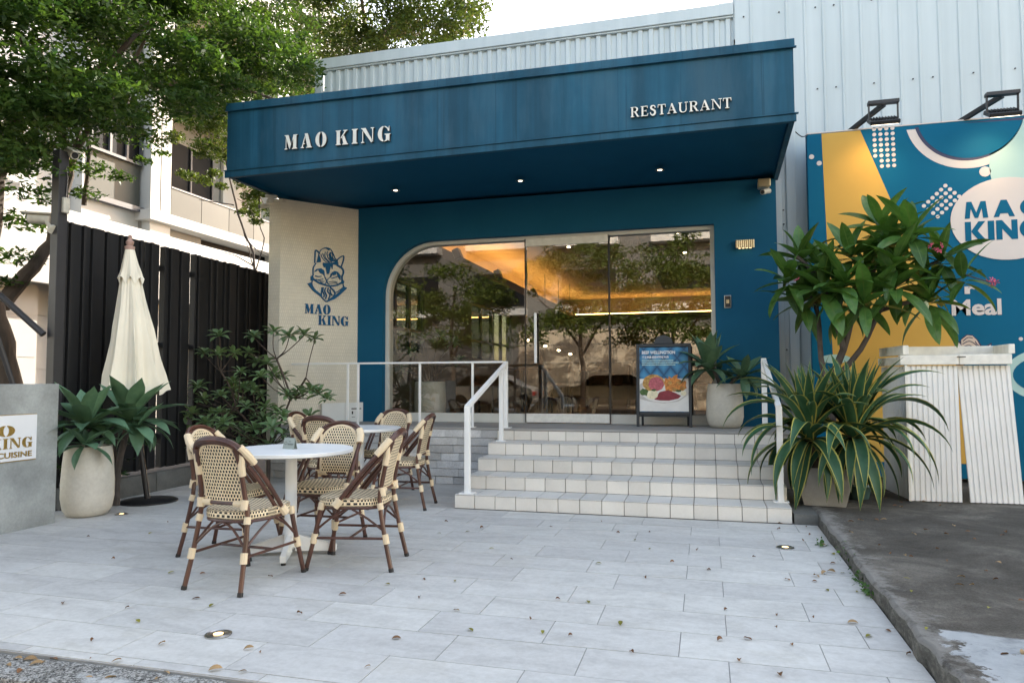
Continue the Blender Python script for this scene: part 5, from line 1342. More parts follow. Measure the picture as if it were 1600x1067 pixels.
def bullet_camera(name, pos, aim, lb, mount, s=1.0, hood=True):
    pos = Vector(pos); a = Vector(aim).normalized()
    t = thing(name, lb, 'security camera', tuple(mount))
    up = Vector((0, 0, 1)); x = a.cross(up).normalized(); y = x.cross(a)
    MB().tube([pos - a * .09 * s, pos + a * .075 * s], .036 * s, 14).build('body', MT['camwhite'], t, smooth=True)
    MB().tube([pos + a * .0755 * s, pos + a * .082 * s], .027 * s, 14).build('lens', MT['black'], t)
    if hood: MB().obox(pos + y * .040 * s + a * .015 * s, x * .043 * s, a * .11 * s, y * .006 * s).build('sun_hood', MT['camwhite'], t, bevel=.004)
    MB().tube([Vector(mount), (Vector(mount) + pos) / 2 + up * .02 * s, pos - a * .05 * s], .014 * s, 8).build('bracket', MT['camwhite'], t, smooth=True)
    MB().tube([Vector(mount) - a * .0, Vector(mount) + (pos - Vector(mount)).normalized() * .02], .034 * s, 12).build('mount_plate', MT['camwhite'], t)
    return t
p = on_y(1196, 299, 8.52); bullet_camera('security_camera', p, (-.55, -.75, -.25), 'cream bullet camera under the right corner of the canopy', (p.x + .03, 8.69, p.z + .06), .85, False)
MB_ = thing('junction_box', 'small weathered cream box above the right camera under the canopy', 'electrical box', (p.x, 8.6, p.z + .1))
MB().box(p.x - .075, p.x + .055, 8.55, 8.69, p.z + .065, p.z + .155).build('case', MT['camwhite'], MB_, bevel=.012)
MB().box(p.x - .080, p.x + .060, 8.53, 8.5495, p.z + .06, p.z + .16).build('lid', MT['brass'], MB_, bevel=.01)
p = on_y(412, 322, 7.80); bullet_camera('security_camera', p, (-.45, -.8, -.25), 'bullet camera at the top of the cream wall under the left canopy corner', (p.x + .05, 7.87, p.z + .12), .8, False)
q = on_y(424, 306, 7.75)
dm = thing('dome_sensor', 'small white disc sensor under the left end of the canopy', 'sensor', (q.x, q.y, 3.555))
MB().lathe([(.075, 3.556), (.075, 3.535), (.03, 3.52), (.012, 3.46)], 18, (q.x, q.y, 0)).build('disc', MT['camwhite'], dm, smooth=True)
q = on_x(112, 240, -5.95); bullet_camera('security_camera', q, (.75, -.3, -.35), 'white bullet camera on top of the dark fence post', (-6.0, 5.40, 3.30), 1.1)
q = on_y(62, 342, 5.32); bullet_camera('security_camera', q, (-.85, -.25, .05), 'white hooded camera halfway up the dark fence post, pointing left', (-6.0, 5.30, q.z - .12), 1.3)
q = on_x(99, 318, -5.95)
jb = thing('junction_box', 'narrow cream electrical box on the side of the fence post', 'electrical box', (-5.95, q.y, q.z))
MB().box(-5.954, -5.92, q.y - .02, q.y + .05, q.z - .09, q.z + .06).build('case', MT['camwhite'], jb, bevel=.006)
MB().tube([(-5.945, q.y + .02, q.z + .06), (-5.942, q.y + .03, q.z + .25), (-5.94, q.y + .01, 3.28)], .006, 6).build('cable', MT['black'], jb)
for (px, py, lb, s) in ((341, 991, 'round steel ground light glowing in the paving at the bottom left', .062), (190, 803, 'round steel ground light glowing beside the left cream pot', .055), (1227, 855, 'round steel ground light glowing in the paving near the slab edge', .062)):
    q = on_z(px, py, 0)
    t = thing('ground_light', lb, 'ground light', (q.x, q.y, 0), 0, 'ground lights set in the paving')
    MB().lathe([(s, 0.001), (s, .006), (s * .80, .010), (s * .72, .007)], 28, (q.x, q.y, 0)).build('ring', MT['chrome'], t, smooth=True)
    MB().lathe([(s * .71, .002), (s * .71, .0062)], 24, (q.x, q.y, 0)).build('dish', MT['chrome'], t)
    MB().lathe([(s * .42, .0063), (s * .30, .0085)], 18, (q.x, q.y, 0)).build('lamp', MT['uplamp'], t)
# white boards leaning by the corner of the terrace
bx = thing('paper_box', 'white printed carton standing on the terrace against the cream wall', 'box', (-4.75, 8.3, DECK))
ob0, ob1 = wal(525, 640), wal(571, 640)
for (a, b_, nm) in ((0.05, .36, 'plain_board'), (.365, .62, 'printed_carton')):
    q0 = CA + d * (.50 + a) + nrm * .03; q1 = CA + d * (.50 + b_) + nrm * .03
    MB().poly([(0, 0), ((q1 - q0).length, 0), ((q1 - q0).length, .255), (0, .25)], q0 + Vector((0, 0, DECK + .002)), d, (0, 0, 1), nrm, 0, .04).build(nm, MT['paper'], bx)
text_mesh('print', 'MENU', .03, MT['ink'], bx, CA + d * .94 + nrm * .0705 + Vector((0, 0, DECK + .16)), d, (0, 0, 1), nrm, .0006, .001, .11) if False else None
mk = MB(); mo = CA + d * .90 + nrm * .0706 + Vector((0, 0, DECK + .002))
for (x0, x1, z0, z1) in ((.05, .055 + .07, .165, .18), (.145, .19, .165, .178), (.055, .075, .10, .14), (.055, .10, .06, .066)): mk.poly([(x0, z0), (x1, z0), (x1, z1), (x0, z1)], mo, d, (0, 0, 1), nrm, 0, .0008)
mk.build('print_marks', MT['ink'], bx, kind='stuff')
# strut leaning against the post and wires
st_ = thing('leaning_strut', 'dark steel strut running from the tree to the fence post', 'strut', (-6.2, 5.5, 1.6))
MB().tube([on_x(-10, 452, -6.5), on_x(68, 522, -6.06)], .030, 10).build('tube', MT['post'], st_, smooth=True)
st2 = thing('leaning_bar', 'thin dark bar leaning behind the cement sign wall', 'strut', (-5.8, 4.9, 1.1))
MB().tube([on_x(-8, 515, -5.72), on_x(22, 605, -5.70)], .022, 10).build('tube', MT['post'], st2, smooth=True)
wr = thing('wall_cable', 'thin dark cable sagging from the canopy corner to the mural', 'cable', (1.0, 8.5, 3.9))
a = on_y(1243, 206, 8.40); b = on_y(1262, 211, 8.62)
MB().tube(smooth_pts([tuple(a), tuple((a + b) / 2 - Vector((0, 0, .035))), tuple(b)], 5), .006, 6).build('wire', MT['black'], wr)

# ================================================================== STORED CORRUGATED PANELS
fs = thing('stored_panels', 'white corrugated folding panels standing on edge before the mural', 'panels', (2.2, 7.35, .09))
def cpanel(o, u, width, height, pitch=.044, depth=.012, lean_=(0, 0, 1), name='corrugated_panel'):
    o = Vector(o); u = Vector(u).normalized(); n = Vector((u.y, -u.x, 0)); v = Vector(lean_)
    prof = []; x = 0
    while x < width - 1e-5:
        prof += [(x, 0), (x + pitch * .62, 0), (x + pitch * .70, -depth), (x + pitch * .92, -depth)]; x += pitch
    prof.append((width, 0)); prof = [(min(a, width), b) for a, b in prof]
    m = MB(); vs = []
    for a, b in prof: p = o + u * a + n * b; vs += [p, p + v * height]
    for a, b in prof: p = o + u * a - n * .02; vs += [p, p + v * height]
    k = len(prof)
    f = [(2 * i, 2 * i + 2, 2 * i + 3, 2 * i + 1) for i in range(k - 1)] + [(2 * k + 2 * i + 1, 2 * k + 2 * i + 3, 2 * k + 2 * i + 2, 2 * k + 2 * i) for i in range(k - 1)]
    f += [(2 * i + 1, 2 * i + 3, 2 * k + 2 * i + 3, 2 * k + 2 * i + 1) for i in range(k - 1)] + [(2 * i, 2 * k + 2 * i, 2 * k + 2 * i + 2, 2 * i + 2) for i in range(k - 1)]
    m.add(vs, f)
    return m.build(name, MT['whitemetal'], fs)
PB = .092
cpanel((1.790, 7.30, PB), (1, .03, 0), .425, 1.235)
cpanel((2.285, 7.325, PB), (1, .04, .0), .425, 1.235, lean_=(-.052, 0.01, 1))
cpanel((1.735, 8.02, PB), (.06, -.72, 0), .70, 1.235)
rl = MB()
rl.box(1.735, 2.215, 7.275, 7.345, 1.336, 1.424); rl.build('top_rail', MT['doorwhite'], fs, bevel=.004)
MB().box(2.222, 2.640, 7.285, 7.355, 1.336, 1.428).build('top_rail', MT['doorwhite'], fs, bevel=.004)
MB().bar((1.73, 8.02, 1.375), (1.765, 7.31, 1.375), .05, .08).build('side_rail', MT['doorwhite'], fs, bevel=.004)
MB().bar((1.735, 7.98, 1.475), (1.790, 7.30, 1.475), .05, .085).build('upper_rail', MT['doorwhite'], fs, bevel=.004)
MB().bar((1.80, 7.62, 1.475), (2.66, 7.72, 1.475), .05, .085).build('upper_rail', MT['doorwhite'], fs, bevel=.004)
MB().bar((2.645, 7.30, 1.475), (2.66, 7.70, 1.475), .05, .085).build('upper_rail', MT['doorwhite'], fs, bevel=.004)
MB().box(1.773, 1.792, 7.282, 7.31, PB, 1.335).build('corner_post', MT['doorwhite'], fs)
for q in ((2.19, 1.337), (2.20, 1.41)): MB().box(q[0], q[0] + .07, 7.268, 7.2745, q[1] - .008, q[1]).build('hinge', MT['black'], fs)

# ================================================================== POTS AND PLANTS
def round_pot(x, y, z, r, h, lb, mat='pot', name='plant_pot'):
    t = thing(name, lb, 'plant pot', (x, y, z))
    MB().lathe([(r * .62, 0), (r * .78, .012), (r * .92, h * .10), (r * 1.0, h * .26), (r * 1.0, h * .5), (r * .95, h * .78), (r * .88, h), (r * .80, h), (r * .82, h * .9)], 40, (x, y, z)).build('body', MT[mat], t, smooth=True, angle=50)
    MB().lathe([(r * .80, h * .90), (r * .1, h * .92)], 24, (x, y, z)).build('soil', MT['soil'], t)
    return t
round_pot(-5.455, 5.255, 0, .215, .625, 'bulbous cream pot beside the cement sign wall holding a broad-leaved agave')
round_pot(.195, 8.43, DECK, .205, .50, 'tall cream pot on the terrace by the food poster holding dark agaves')

def leaf_mesh(name, L, wmax, mat, prof, a0, a1, fold=.25, n=9, twist=0.0, wave=0.0, tip=1.0, curl=0.0):
    """leaf starting at the origin along +X at pitch a0, ending at pitch a1 (degrees)"""
    m = MB(); v = []; uv = []; f = []; x = z = 0.0
    for i in range(n + 1):
        t = i / n; a = R(a0 + (a1 - a0) * (t ** (1 + curl))); wd = wmax * prof(t)
        tw = twist * t
        for j, s in enumerate((-1, -.5, 0, .5, 1)):
            h = abs(s) * wd * .5 * fold + wave * wd * math.sin(t * 9 + s)
            px, pz = -math.sin(a) * h, math.cos(a) * h
            yq = s * wd * .5
            v.append((x + px, yq * math.cos(tw), z + pz + yq * math.sin(tw))); uv.append((j / 4, t))
        if i < n: x += math.cos(a) * L / n; z += math.sin(a) * L / n
    for i in range(n):
        for j in range(4): q = i * 5 + j; f.append((q, q + 1, q + 6, q + 5))
    m.add(v, f); m.uv = uv
    me = m.mesh(name, mat)
    me.polygons.foreach_set('use_smooth', [True] * len(me.polygons)); me.update()
    return me
spoon = lambda t: max(.02, (.42 + .58 * math.sin(PI * min(1, t * .86 + .07)) ** 1.0) * (1 if t < .62 else max(0, 1 - ((t - .62) / .38) ** 1.7)))
strap = lambda t: max(.015, (.80 + .20 * math.sin(PI * t)) * (1 if t < .5 else max(0, 1 - ((t - .5) / .5) ** 1.5)))
lance = lambda t: max(.02, math.sin(PI * (t ** .85)) ** .75 if t > 0 else .02)
obov = lambda t: max(.03, math.sin(PI * t ** 1.25) ** .8 if 0 < t < 1 else .04)

att = {(k, j): leaf_mesh('agave_leaf', 1.0, (.29, .325)[j], MT['agave'], spoon, *((64, 44), (38, 4), (14, -34), (-8, -72))[k], fold=.30, n=10) for k in range(4) for j in range(2)}
def attenuata(plant, c, size, n=24, seed=0, tilt=(0, 0), lo=0.0):
    r_ = random.Random(seed); c = Vector(c) - wloc(plant)
    for i in range(n):
        t = i / (n - 1); k = min(3, int(t * 4)); az = i * 2.39996 + r_.uniform(-.2, .2)
        sc = size * (0.62 + 0.42 * math.sin(PI * min(1, .25 + t * .7))) * r_.uniform(.9, 1.08)
        o = link('leaf', att[(k, i % 2)], plant, c + Vector((math.cos(az) * .02, math.sin(az) * .02, -.06 * t * size * 2)), (tilt[0] + r_.uniform(-.12, .12), tilt[1] + r_.uniform(-.12, .12), az), (sc, sc, sc))
ap = thing('soft_agave', 'broad-leaved green agave in the cream pot by the sign wall', 'plant', (-5.45, 5.25, .58))
MB().tube([(-5.46, 5.27, .54), (-5.45, 5.24, .78)], [.035, .03], 8).build('stem', MT['frangi'], ap)
attenuata(ap, (-5.43, 5.20, .84), .46, 26, 3)
attenuata(ap, (-5.36, 5.12, .66), .30, 13, 9, (0, .4))
ap2 = thing('soft_agave', 'broad-leaved green agave on a tall stem under the closed parasol', 'plant', (-5.50, 5.62, .0))
MB().tube(smooth_pts([(-5.58, 5.72, .0), (-5.52, 5.66, .35), (-5.36, 5.60, .78)], 3), [.03] * 7, 8).build('stem', MT['frangi'], ap2)
MB().tube(smooth_pts([(-5.60, 5.70, .0), (-5.57, 5.66, .4), (-5.50, 5.60, .72)], 3), [.022] * 7, 8).build('stem', MT['frangi'], ap2)
attenuata(ap2, (-5.30, 5.58, .86), .52, 22, 5, (0, .1))
attenuata(ap2, (-5.15, 5.50, .80), .34, 9, 6, (0, .3))
ap3 = thing('soft_agave', 'dark soft agave with two rosettes in the pot beside the poster stand', 'plant', (.19, 8.43, DECK + .45))
MB().tube([(.17, 8.43, DECK + .44), (.06, 8.40, DECK + .72)], .022, 8).build('stem', MT['frangi'], ap3)
MB().tube([(.21, 8.42, DECK + .44), (.36, 8.36, DECK + .60)], .020, 8).build('stem', MT['frangi'], ap3)
attenuata(ap3, (.03, 8.36, DECK + .70), .44, 22, 12, (0, -.2))
attenuata(ap3, (.40, 8.32, DECK + .60), .36, 20, 13, (0, .25))

# variegated agave in a tapered planter
tp = thing('tapered_planter', 'tapered greyish square planter under the yellow-edged agave', 'plant pot', (1.0, 6.98, .088))
pm = MB(); pc = Vector((1.01, 6.985, .088)); a_ = R(-7)
def sq(h, z): return [pc + Vector((math.cos(a_) * x - math.sin(a_) * y, math.sin(a_) * x + math.cos(a_) * y, z)) for x, y in ((-h, -h), (h, -h), (h, h), (-h, h))]
vs = sq(.170, 0) + sq(.250, .34) + sq(.225, .34) + sq(.22, .30)
pm.add(vs, [(3, 2, 1, 0)] + [(k * 4 + i, k * 4 + (i + 1) % 4, k * 4 + 4 + (i + 1) % 4, k * 4 + 4 + i) for k in range(3) for i in range(4)])
pm.build('body', MT['potgrey'], tp, bevel=.010, seg=2, smooth=True)
pm2 = MB(); pm2.add(sq(.218, .308), [(0, 1, 2, 3)]); pm2.build('soil', MT['soil'], tp)
gp = thing('green_pot', 'small green glazed pot behind the tapered planter', 'plant pot', (1.36, 7.35, .09))
MB().lathe([(.09, 0), (.115, .11), (.125, .12), (.118, .14), (.10, .13)], 20, (1.36, 7.35, .09)).build('body', MT['potgreen'], gp, smooth=True)
va = thing('variegated_agave', 'large agave with arching yellow-edged leaves spilling over the right of the steps', 'plant', (1.0, 6.98, .42))
vl = [leaf_mesh('strap_leaf', 1.0, wq, MT['agavevar'], strap, a0, a1, fold=.38, n=14, twist=tw, curl=cu2) for (a0, a1, wq, tw, cu2) in
      ((84, 66, .112, .1, 0), (72, 34, .118, -.2, .4), (58, -24, .122, .3, .6), (38, -80, .135, -.3, .4), (12, -94, .140, .2, -.1), (-14, -98, .145, -.1, -.4))]
for (cx_, cy_, cz_, n, seed, S) in ((.87, 6.84, .73, 76, 21, .78), (1.25, 6.86, .75, 76, 22, .78)):
    r_ = random.Random(seed); c_ = Vector((cx_, cy_, cz_)) - wloc(va)
    MB().tube([(cx_ * .6 + .4, cy_ * .5 + 3.49, .40), (cx_, cy_, cz_)], .05, 8).build('stem', MT['frangi'], va)
    for i in range(n):
        t = i / (n - 1); k = min(5, int(t ** 1.15 * 6)); az = i * 2.39996 + r_.uniform(-.25, .25)
        sc = S * (.72 + .30 * math.sin(PI * t)) * r_.uniform(.88, 1.12)
        link('leaf', vl[k], va, c_ + Vector((math.cos(az) * .025, math.sin(az) * .025, -.10 * t)), (r_.uniform(-.18, .18), r_.uniform(-.08, .10), az), (sc, sc * 1.05, sc))
for (az, k, sc) in ((.05, 2, .92), (.25, 3, 1.0), (-.2, 4, .95), (3.3, 3, .9), (3.6, 4, .85), (3.0, 2, .8), (2.75, 2, .72)):
    cx_ = 1.265 if math.cos(az) > 0 else .865
    link('leaf', vl[k], va, Vector((cx_, 6.9, .83)) - wloc(va), (.05, 0, az), (sc, sc * .85, sc))

# frangipani
fg = thing('frangipani_tree', 'frangipani tree with long drooping leaves and pink flowers in front of the mural', 'tree', (1.25, 7.62, .09))
YF = 7.62
def fp(px, py, dy=0.0): return on_y(px, py, YF + dy)
trunks = [[(1290, 762), (1300, 660), (1298, 600), (1318, 545), (1330, 500)], [(1298, 600), (1345, 545), (1372, 490), (1400, 445)], [(1318, 545), (1300, 480), (1270, 425), (1245, 400)],
          [(1296, 610), (1283, 560), (1278, 490), (1262, 450)], [(1330, 500), (1345, 450), (1375, 410), (1385, 380)], [(1375, 485), (1430, 470), (1448, 478)], [(1400, 445), (1440, 420), (1470, 405)], [(1345, 450), (1340, 420), (1330, 400)], [(1372, 490), (1378, 470), (1395, 455)]]
for bi, tr in enumerate(trunks):
    pts = [tuple(fp(x, y, .05 * math.sin(bi * 2 + i))) for i, (x, y) in enumerate(tr)]
    r0 = .048 if bi == 0 else .030 if bi < 4 else .022
    q = smooth_pts(pts, 3); MB().tube(q, [r0 * (1 - .45 * i / len(q)) for i in range(len(q))], 9).build('trunk' if bi == 0 else 'branch', MT['frangi'], fg, smooth=True)
fl_ = [leaf_mesh('frangi_leaf', 1.0, .295, MT['frangileaf'], lance, a0, a1, fold=.22, n=9, twist=tw, wave=.02) for (a0, a1, tw) in ((66, 40, .2), (40, 8, -.3), (20, -14, .3), (2, -40, -.4), (-35, -80, .3))]
clusters = [(1385, 375, 0, 17, 1.0), (1425, 365, -.25, 14, .95), (1330, 398, -.1, 14, .95), (1250, 402, .1, 15, .95), (1232, 436, -.2, 13, .9), (1470, 405, 0, 14, .9), (1505, 432, -.15, 9, .8), (1452, 468, -.1, 15, .95), (1400, 445, -.3, 14, .95),
            (1285, 450, -.25, 15, 1.0), (1320, 470, .2, 11, .9), (1360, 420, .25, 14, .9), (1350, 470, -.35, 12, .95), (1400, 410, -.3, 14, .95), (1290, 425, .1, 13, .95), (1440, 440, .2, 13, .9), (1320, 440, -.35, 13, .95), (1255, 470, -.05, 10, .9), (1375, 350, .15, 12, .9)]
for ci, (px, py, dy, n, S) in enumerate(clusters):
    r_ = random.Random(40 + ci); c_ = fp(px, py, dy) - wloc(fg)
    n = int(n * 1.08)
    for i in range(n):
        t = i / (n - 1); k = min(4, int(t * 5)); az = i * 2.39996 + ci
        sc = .47 * S * r_.uniform(.78, 1.15)
        link('leaf', fl_[k], fg, c_ + Vector((0, 0, -.06 * t)), (r_.uniform(-.3, .3), r_.uniform(-.2, .2), az), (sc, sc, sc))
pet = MB()
for k in range(5):
    a = 2 * PI * k / 5
    pet.add([(0, 0, 0), (.018 * math.cos(a - .4), .018 * math.sin(a - .4), .008), (.03 * math.cos(a), .03 * math.sin(a), .006), (.018 * math.cos(a + .4), .018 * math.sin(a + .4), .012)], [(0, 1, 2, 3)])
petm = pet.mesh('flower', MT['pink'])
for (px, py) in ((1455, 384), (1462, 390), (1470, 383), (1466, 392), (1545, 440), (1552, 446), (1550, 437), (1556, 441), (1246, 437)):
    r_ = random.Random(px); p = fp(px, py, -.42 if px < 1500 else -.3) - wloc(fg)
    link('flower', petm, fg, p, (r_.uniform(.4, 1.4), r_.uniform(-.5, .5), r_.uniform(0, 6)), (1.25,) * 3)
MB().lathe([(.004, -.055), (.026, -.03), (.030, 0), (.024, .03), (.006, .045)], 12, tuple(fp(1446, 478, -.35))).build('fruit', MT['bud'], fg, smooth=True)
MB().tube([tuple(fp(1505, 428, -.15)), tuple(fp(1545, 440, -.3))], .006, 6).build('flower_stalk', MT['frangi'], fg)

# shrub by the cream wall
sh = thing('rosette_shrub', 'open green shrub with small leaf rosettes before the fence and cream wall', 'shrub', (-4.95, 7.35, .1))
sl5 = []
for v_ in range(4):
    r_ = random.Random(90 + v_); m = MB(); vs_all = []; uvs = []; fs_all = []
    for i in range(13):
        az = i * 2.39996; t = i / 12; a0 = 62 - 75 * t; a1 = a0 - 38; L = (.085 + .045 * math.sin(PI * min(1, .2 + t * .7))) * r_.uniform(.85, 1.15)
        x = z = 0
        for q in range(6):
            tt = q / 5; a = R(a0 + (a1 - a0) * tt); wd = L * .36 * obov(tt)
            for j, s in enumerate((-1, 0, 1)):
                h = abs(s) * wd * .22
                lx = x - math.sin(a) * h; ly = s * wd * .5; lz = z + math.cos(a) * h
                vs_all.append((lx * math.cos(az) - ly * math.sin(az), lx * math.sin(az) + ly * math.cos(az), lz)); uvs.append((j / 2, tt))
            x += math.cos(a) * L / 5; z += math.sin(a) * L / 5
        b0 = i * 18
        for q in range(5):
            for j in range(2): e = b0 + q * 3 + j; fs_all.append((e, e + 1, e + 4, e + 3))
    m.add(vs_all, fs_all); m.uv = uvs; me = m.mesh('leaf_rosette', MT['shrubleaf']); me.polygons.foreach_set('use_smooth', [True] * len(me.polygons)); sl5.append(me)
def shp(px, py, dy=0.0): return on_y(px, py, 7.25 + dy)
tips = [(396, 520, 0), (427, 512, .1), (452, 520, -.1), (475, 518, 0), (492, 524, .1), (343, 519, -.1), (318, 546, .1), (340, 548, -.1), (365, 546, .1), (388, 545, 0), (402, 560, .15), (418, 562, 0), (376, 575, -.1), (365, 590, .1), (408, 582, -.2), (425, 582, .1),
        (441, 583, .2), (395, 603, -.1), (310, 598, .1), (318, 618, -.2), (345, 612, -.1), (330, 640, .1), (300, 640, -.1), (288, 645, 0), (343, 638, -.25), (372, 622, .15), (385, 630, -.1), (398, 645, .2), (415, 630, -.2), (432, 638, .1), (448, 612, -.1), (462, 612, .1), (470, 608, 0), (484, 604, -.1),
        (497, 610, .1), (512, 617, 0), (484, 646, 0), (442, 645, -.15), (398, 665, -.2), (378, 668, .1), (425, 662, -.25), (360, 660, -.1), (310, 665, -.1), (340, 670, .1), (355, 640, .2), (408, 612, .25), (392, 682, 0), (372, 690, -.2), (330, 690, -.1), (440, 672, -.1), (420, 690, -.1), (305, 690, .0), (350, 655, -.3), (285, 668, .1), (322, 655, -.25), (366, 605, .2), (380, 600, 0), (412, 650, 0), (455, 655, .1), (300, 620, .2)]
hub = [shp(420, 700, 0), shp(455, 620, .05), shp(370, 640, 0), shp(345, 580, 0), shp(432, 560, 0), shp(478, 590, .05), shp(400, 640, 0)]
par_ = {1: 0, 2: 0, 3: 2, 4: 1, 5: 1, 6: 0}
for i, j in par_.items():
    MB().tube(smooth_pts([tuple(hub[j]), tuple((hub[i] + hub[j]) / 2 + Vector((.03 * math.sin(i * 3), .02, .02))), tuple(hub[i])], 3), .012, 7).build('branch', MT['branch'], sh, smooth=True)
MB().tube([(hub[0].x, hub[0].y, .0), tuple(hub[0])], .022, 8).build('stem', MT['branch'], sh)
for i, (px, py, dy) in enumerate(tips):
    r_ = random.Random(i); p = shp(px, py + 6, dy); q = min(hub, key=lambda h_: (h_ - p).length + (.5 if h_.z > p.z else 0))
    mid = (p + q) / 2 + Vector((r_.uniform(-.03, .03), 0, -.03))
    MB().tube(smooth_pts([tuple(q), tuple(mid), tuple(p)], 3), [.007] * 3 + [.0055] * 4, 6).build('branch', MT['branch'], sh)
    link('leaf_rosette', sl5[i % 4], sh, p - wloc(sh), (r_.uniform(-.35, .35), r_.uniform(-.35, .35), r_.uniform(0, 6)), (r_.uniform(1.0, 1.35),) * 3)

# understorey ferny plant behind the left pot
un = thing('leafy_plant', 'dark green feathery plant behind the agave at the foot of the fence', 'plant', (-5.75, 5.75, .15))

# ------------------------------------------------------------------ small leaves in bulk
def bulk_leaves(name, pos, size, mat, parent=None, flat=0.5, seed=1, aspect=0.5, kind=None):
    g_ = np.random.default_rng(seed); n = len(pos)
    d1 = g_.normal(size=(n, 3)); d1[:, 2] *= flat; d1 /= np.linalg.norm(d1, axis=1)[:, None]
    d2 = g_.normal(size=(n, 3)); d2[:, 2] *= flat * 0.6 ; d2 -= d1 * (d2 * d1).sum(1)[:, None]; d2 /= np.linalg.norm(d2, axis=1)[:, None]
    L = size * g_.uniform(.65, 1.25, n)[:, None]; Wd = L * aspect
    nn_ = np.cross(d1, d2)
    a = pos - d1 * L * .5; b = pos + d2 * Wd * .5 + nn_ * Wd * .15 - d1 * L * .05; c = pos + d1 * L * .5; e = pos - d2 * Wd * .5 + nn_ * Wd * .15 - d1 * L * .05
    vs = np.stack([a, b, c, e], 1).reshape(-1, 3).astype(np.float32)
    if parent is not None: vs -= np.array(wloc(parent), dtype=np.float32)
    me = bpy.data.meshes.new(name); me.vertices.add(n * 4); me.vertices.foreach_set('co', vs.ravel())
    me.loops.add(n * 4); me.loops.foreach_set('vertex_index', np.arange(n * 4, dtype=np.int32))
    me.polygons.add(n); me.polygons.foreach_set('loop_start', np.arange(0, n * 4, 4, dtype=np.int32))
    me.materials.append(mat); me.update(); me.validate()
    o = bpy.data.objects.new(name, me); C.objects.link(o)
    if parent is not None: o.parent = parent
    if kind: o['kind'] = kind
    return o
g_ = np.random.default_rng(3)
pts = []
for i in range(26):
    c_ = np.array([-5.86 + g_.uniform(-.16, .10), 5.3 + g_.uniform(0, 1.0), .25 + g_.uniform(0, .62)]); dr = np.array([g_.uniform(-.3, .5), g_.uniform(-.8, .5), g_.uniform(-.1, .3)])
    for t in np.linspace(0, .35, 16): pts.append(c_ + dr * t + np.array([0, 0, -.5 * t * t]) + g_.normal(0, .018, 3))
bulk_leaves('foliage', np.array(pts), .075, MT['fern'], un, .6, 4, .4, 'stuff')

def spray(c, r, n, g, flat=.32):
    """flattened clump of leaves with a denser heart"""
    v = g.normal(size=(n, 3)); v /= np.linalg.norm(v, axis=1)[:, None]; q = r * g.uniform(0, 1, n) ** .45
    p = v * q[:, None]; p[:, 2] *= flat; p[:, 2] -= .10 * (p[:, 0] ** 2 + p[:, 1] ** 2) / max(r, .01)
    return np.array(c) + p
def limb(pts, r0, r1, name, parent, mat='bark', n=9):
    q = smooth_pts(pts, 4); k = len(q)
    q = [(x + .012 * math.sin(i * 1.7), y + .012 * math.cos(i * 2.3), z) for i, (x, y, z) in enumerate(q)]
    return MB().tube(q, [r0 + (r1 - r0) * i / (k - 1) for i in range(k)], n).build(name, MT[mat], parent, smooth=True)

# big tree on the left: its crown fills the upper left corner
bt = thing('street_tree', 'large dark green tree leaning out from behind the sign wall, crown filling the upper left', 'tree', (-7.1, 5.75, 0))
T0 = on_x(-12, 560, -7.1)
limb([(-7.02, 5.86, -.05), (-7.06, 5.72, .9), (-7.10, 5.62, 1.6), (-7.16, 5.55, 2.05)], .235, .16, 'trunk', bt, n=14)
F_ = on_x(0, 478, -7.14)
limbs = [[F_, on_x(40, 430, -7.0), on_x(78, 380, -6.95), on_x(90, 330, -6.9), on_x(112, 250, -6.8), on_x(180, 140, -6.6), on_x(240, 40, -6.4)],
         [(-7.16, 5.55, 2.0), on_x(-15, 380, -7.2), on_x(5, 250, -7.2), on_x(30, 165, -7.0), on_x(60, 60, -6.8)],
         [on_x(5, 250, -7.2), on_x(60, 205, -7.3), on_x(75, 170, -7.3), on_x(120, 95, -7.2)],
         [on_x(112, 250, -6.8), on_x(70, 120, -6.6), on_x(30, 60, -6.4)],
         [on_x(125, 118, -6.6), on_x(165, 100, -6.4), on_x(240, 30, -6.0), on_x(330, -40, -5.6)],
         [on_x(90, 330, -6.9), on_x(108, 290, -7.0), on_x(118, 220, -7.1), on_x(150, 150, -7.1)],
         [on_x(130, 320, -7.3), on_x(138, 260, -7.3), on_x(135, 180, -7.2)],
         [on_x(180, 140, -6.6), on_x(280, 130, -6.2), on_x(380, 140, -5.9), on_x(455, 165, -5.7)]]
for i, l_ in enumerate(limbs): limb([tuple(p) for p in l_], (.085, .10, .05, .04, .045, .035, .03, .035)[i], .014, 'branch', bt)
g_ = np.random.default_rng(11); P = []
def clump_px(px, py, X, r, n): P.append(spray(on_x(px, py, X), r, n, g_))
for i in range(620):
    px = g_.uniform(-260, 480); py = g_.uniform(-330, 260)
    lim = 255 - .30 * max(0, px - 20) if px > 20 else 300
    if px > 300: lim = 165 - (px - 300) * .10
    if py > lim: continue
    X = -6.6 + g_.uniform(-1.2, 1.1) + (px - 200) * .0022
    if g_.uniform() < .14 and py > -20 and px > 60: continue
    clump_px(px, py, X, g_.uniform(.28, .48), int(g_.uniform(210, 340)))
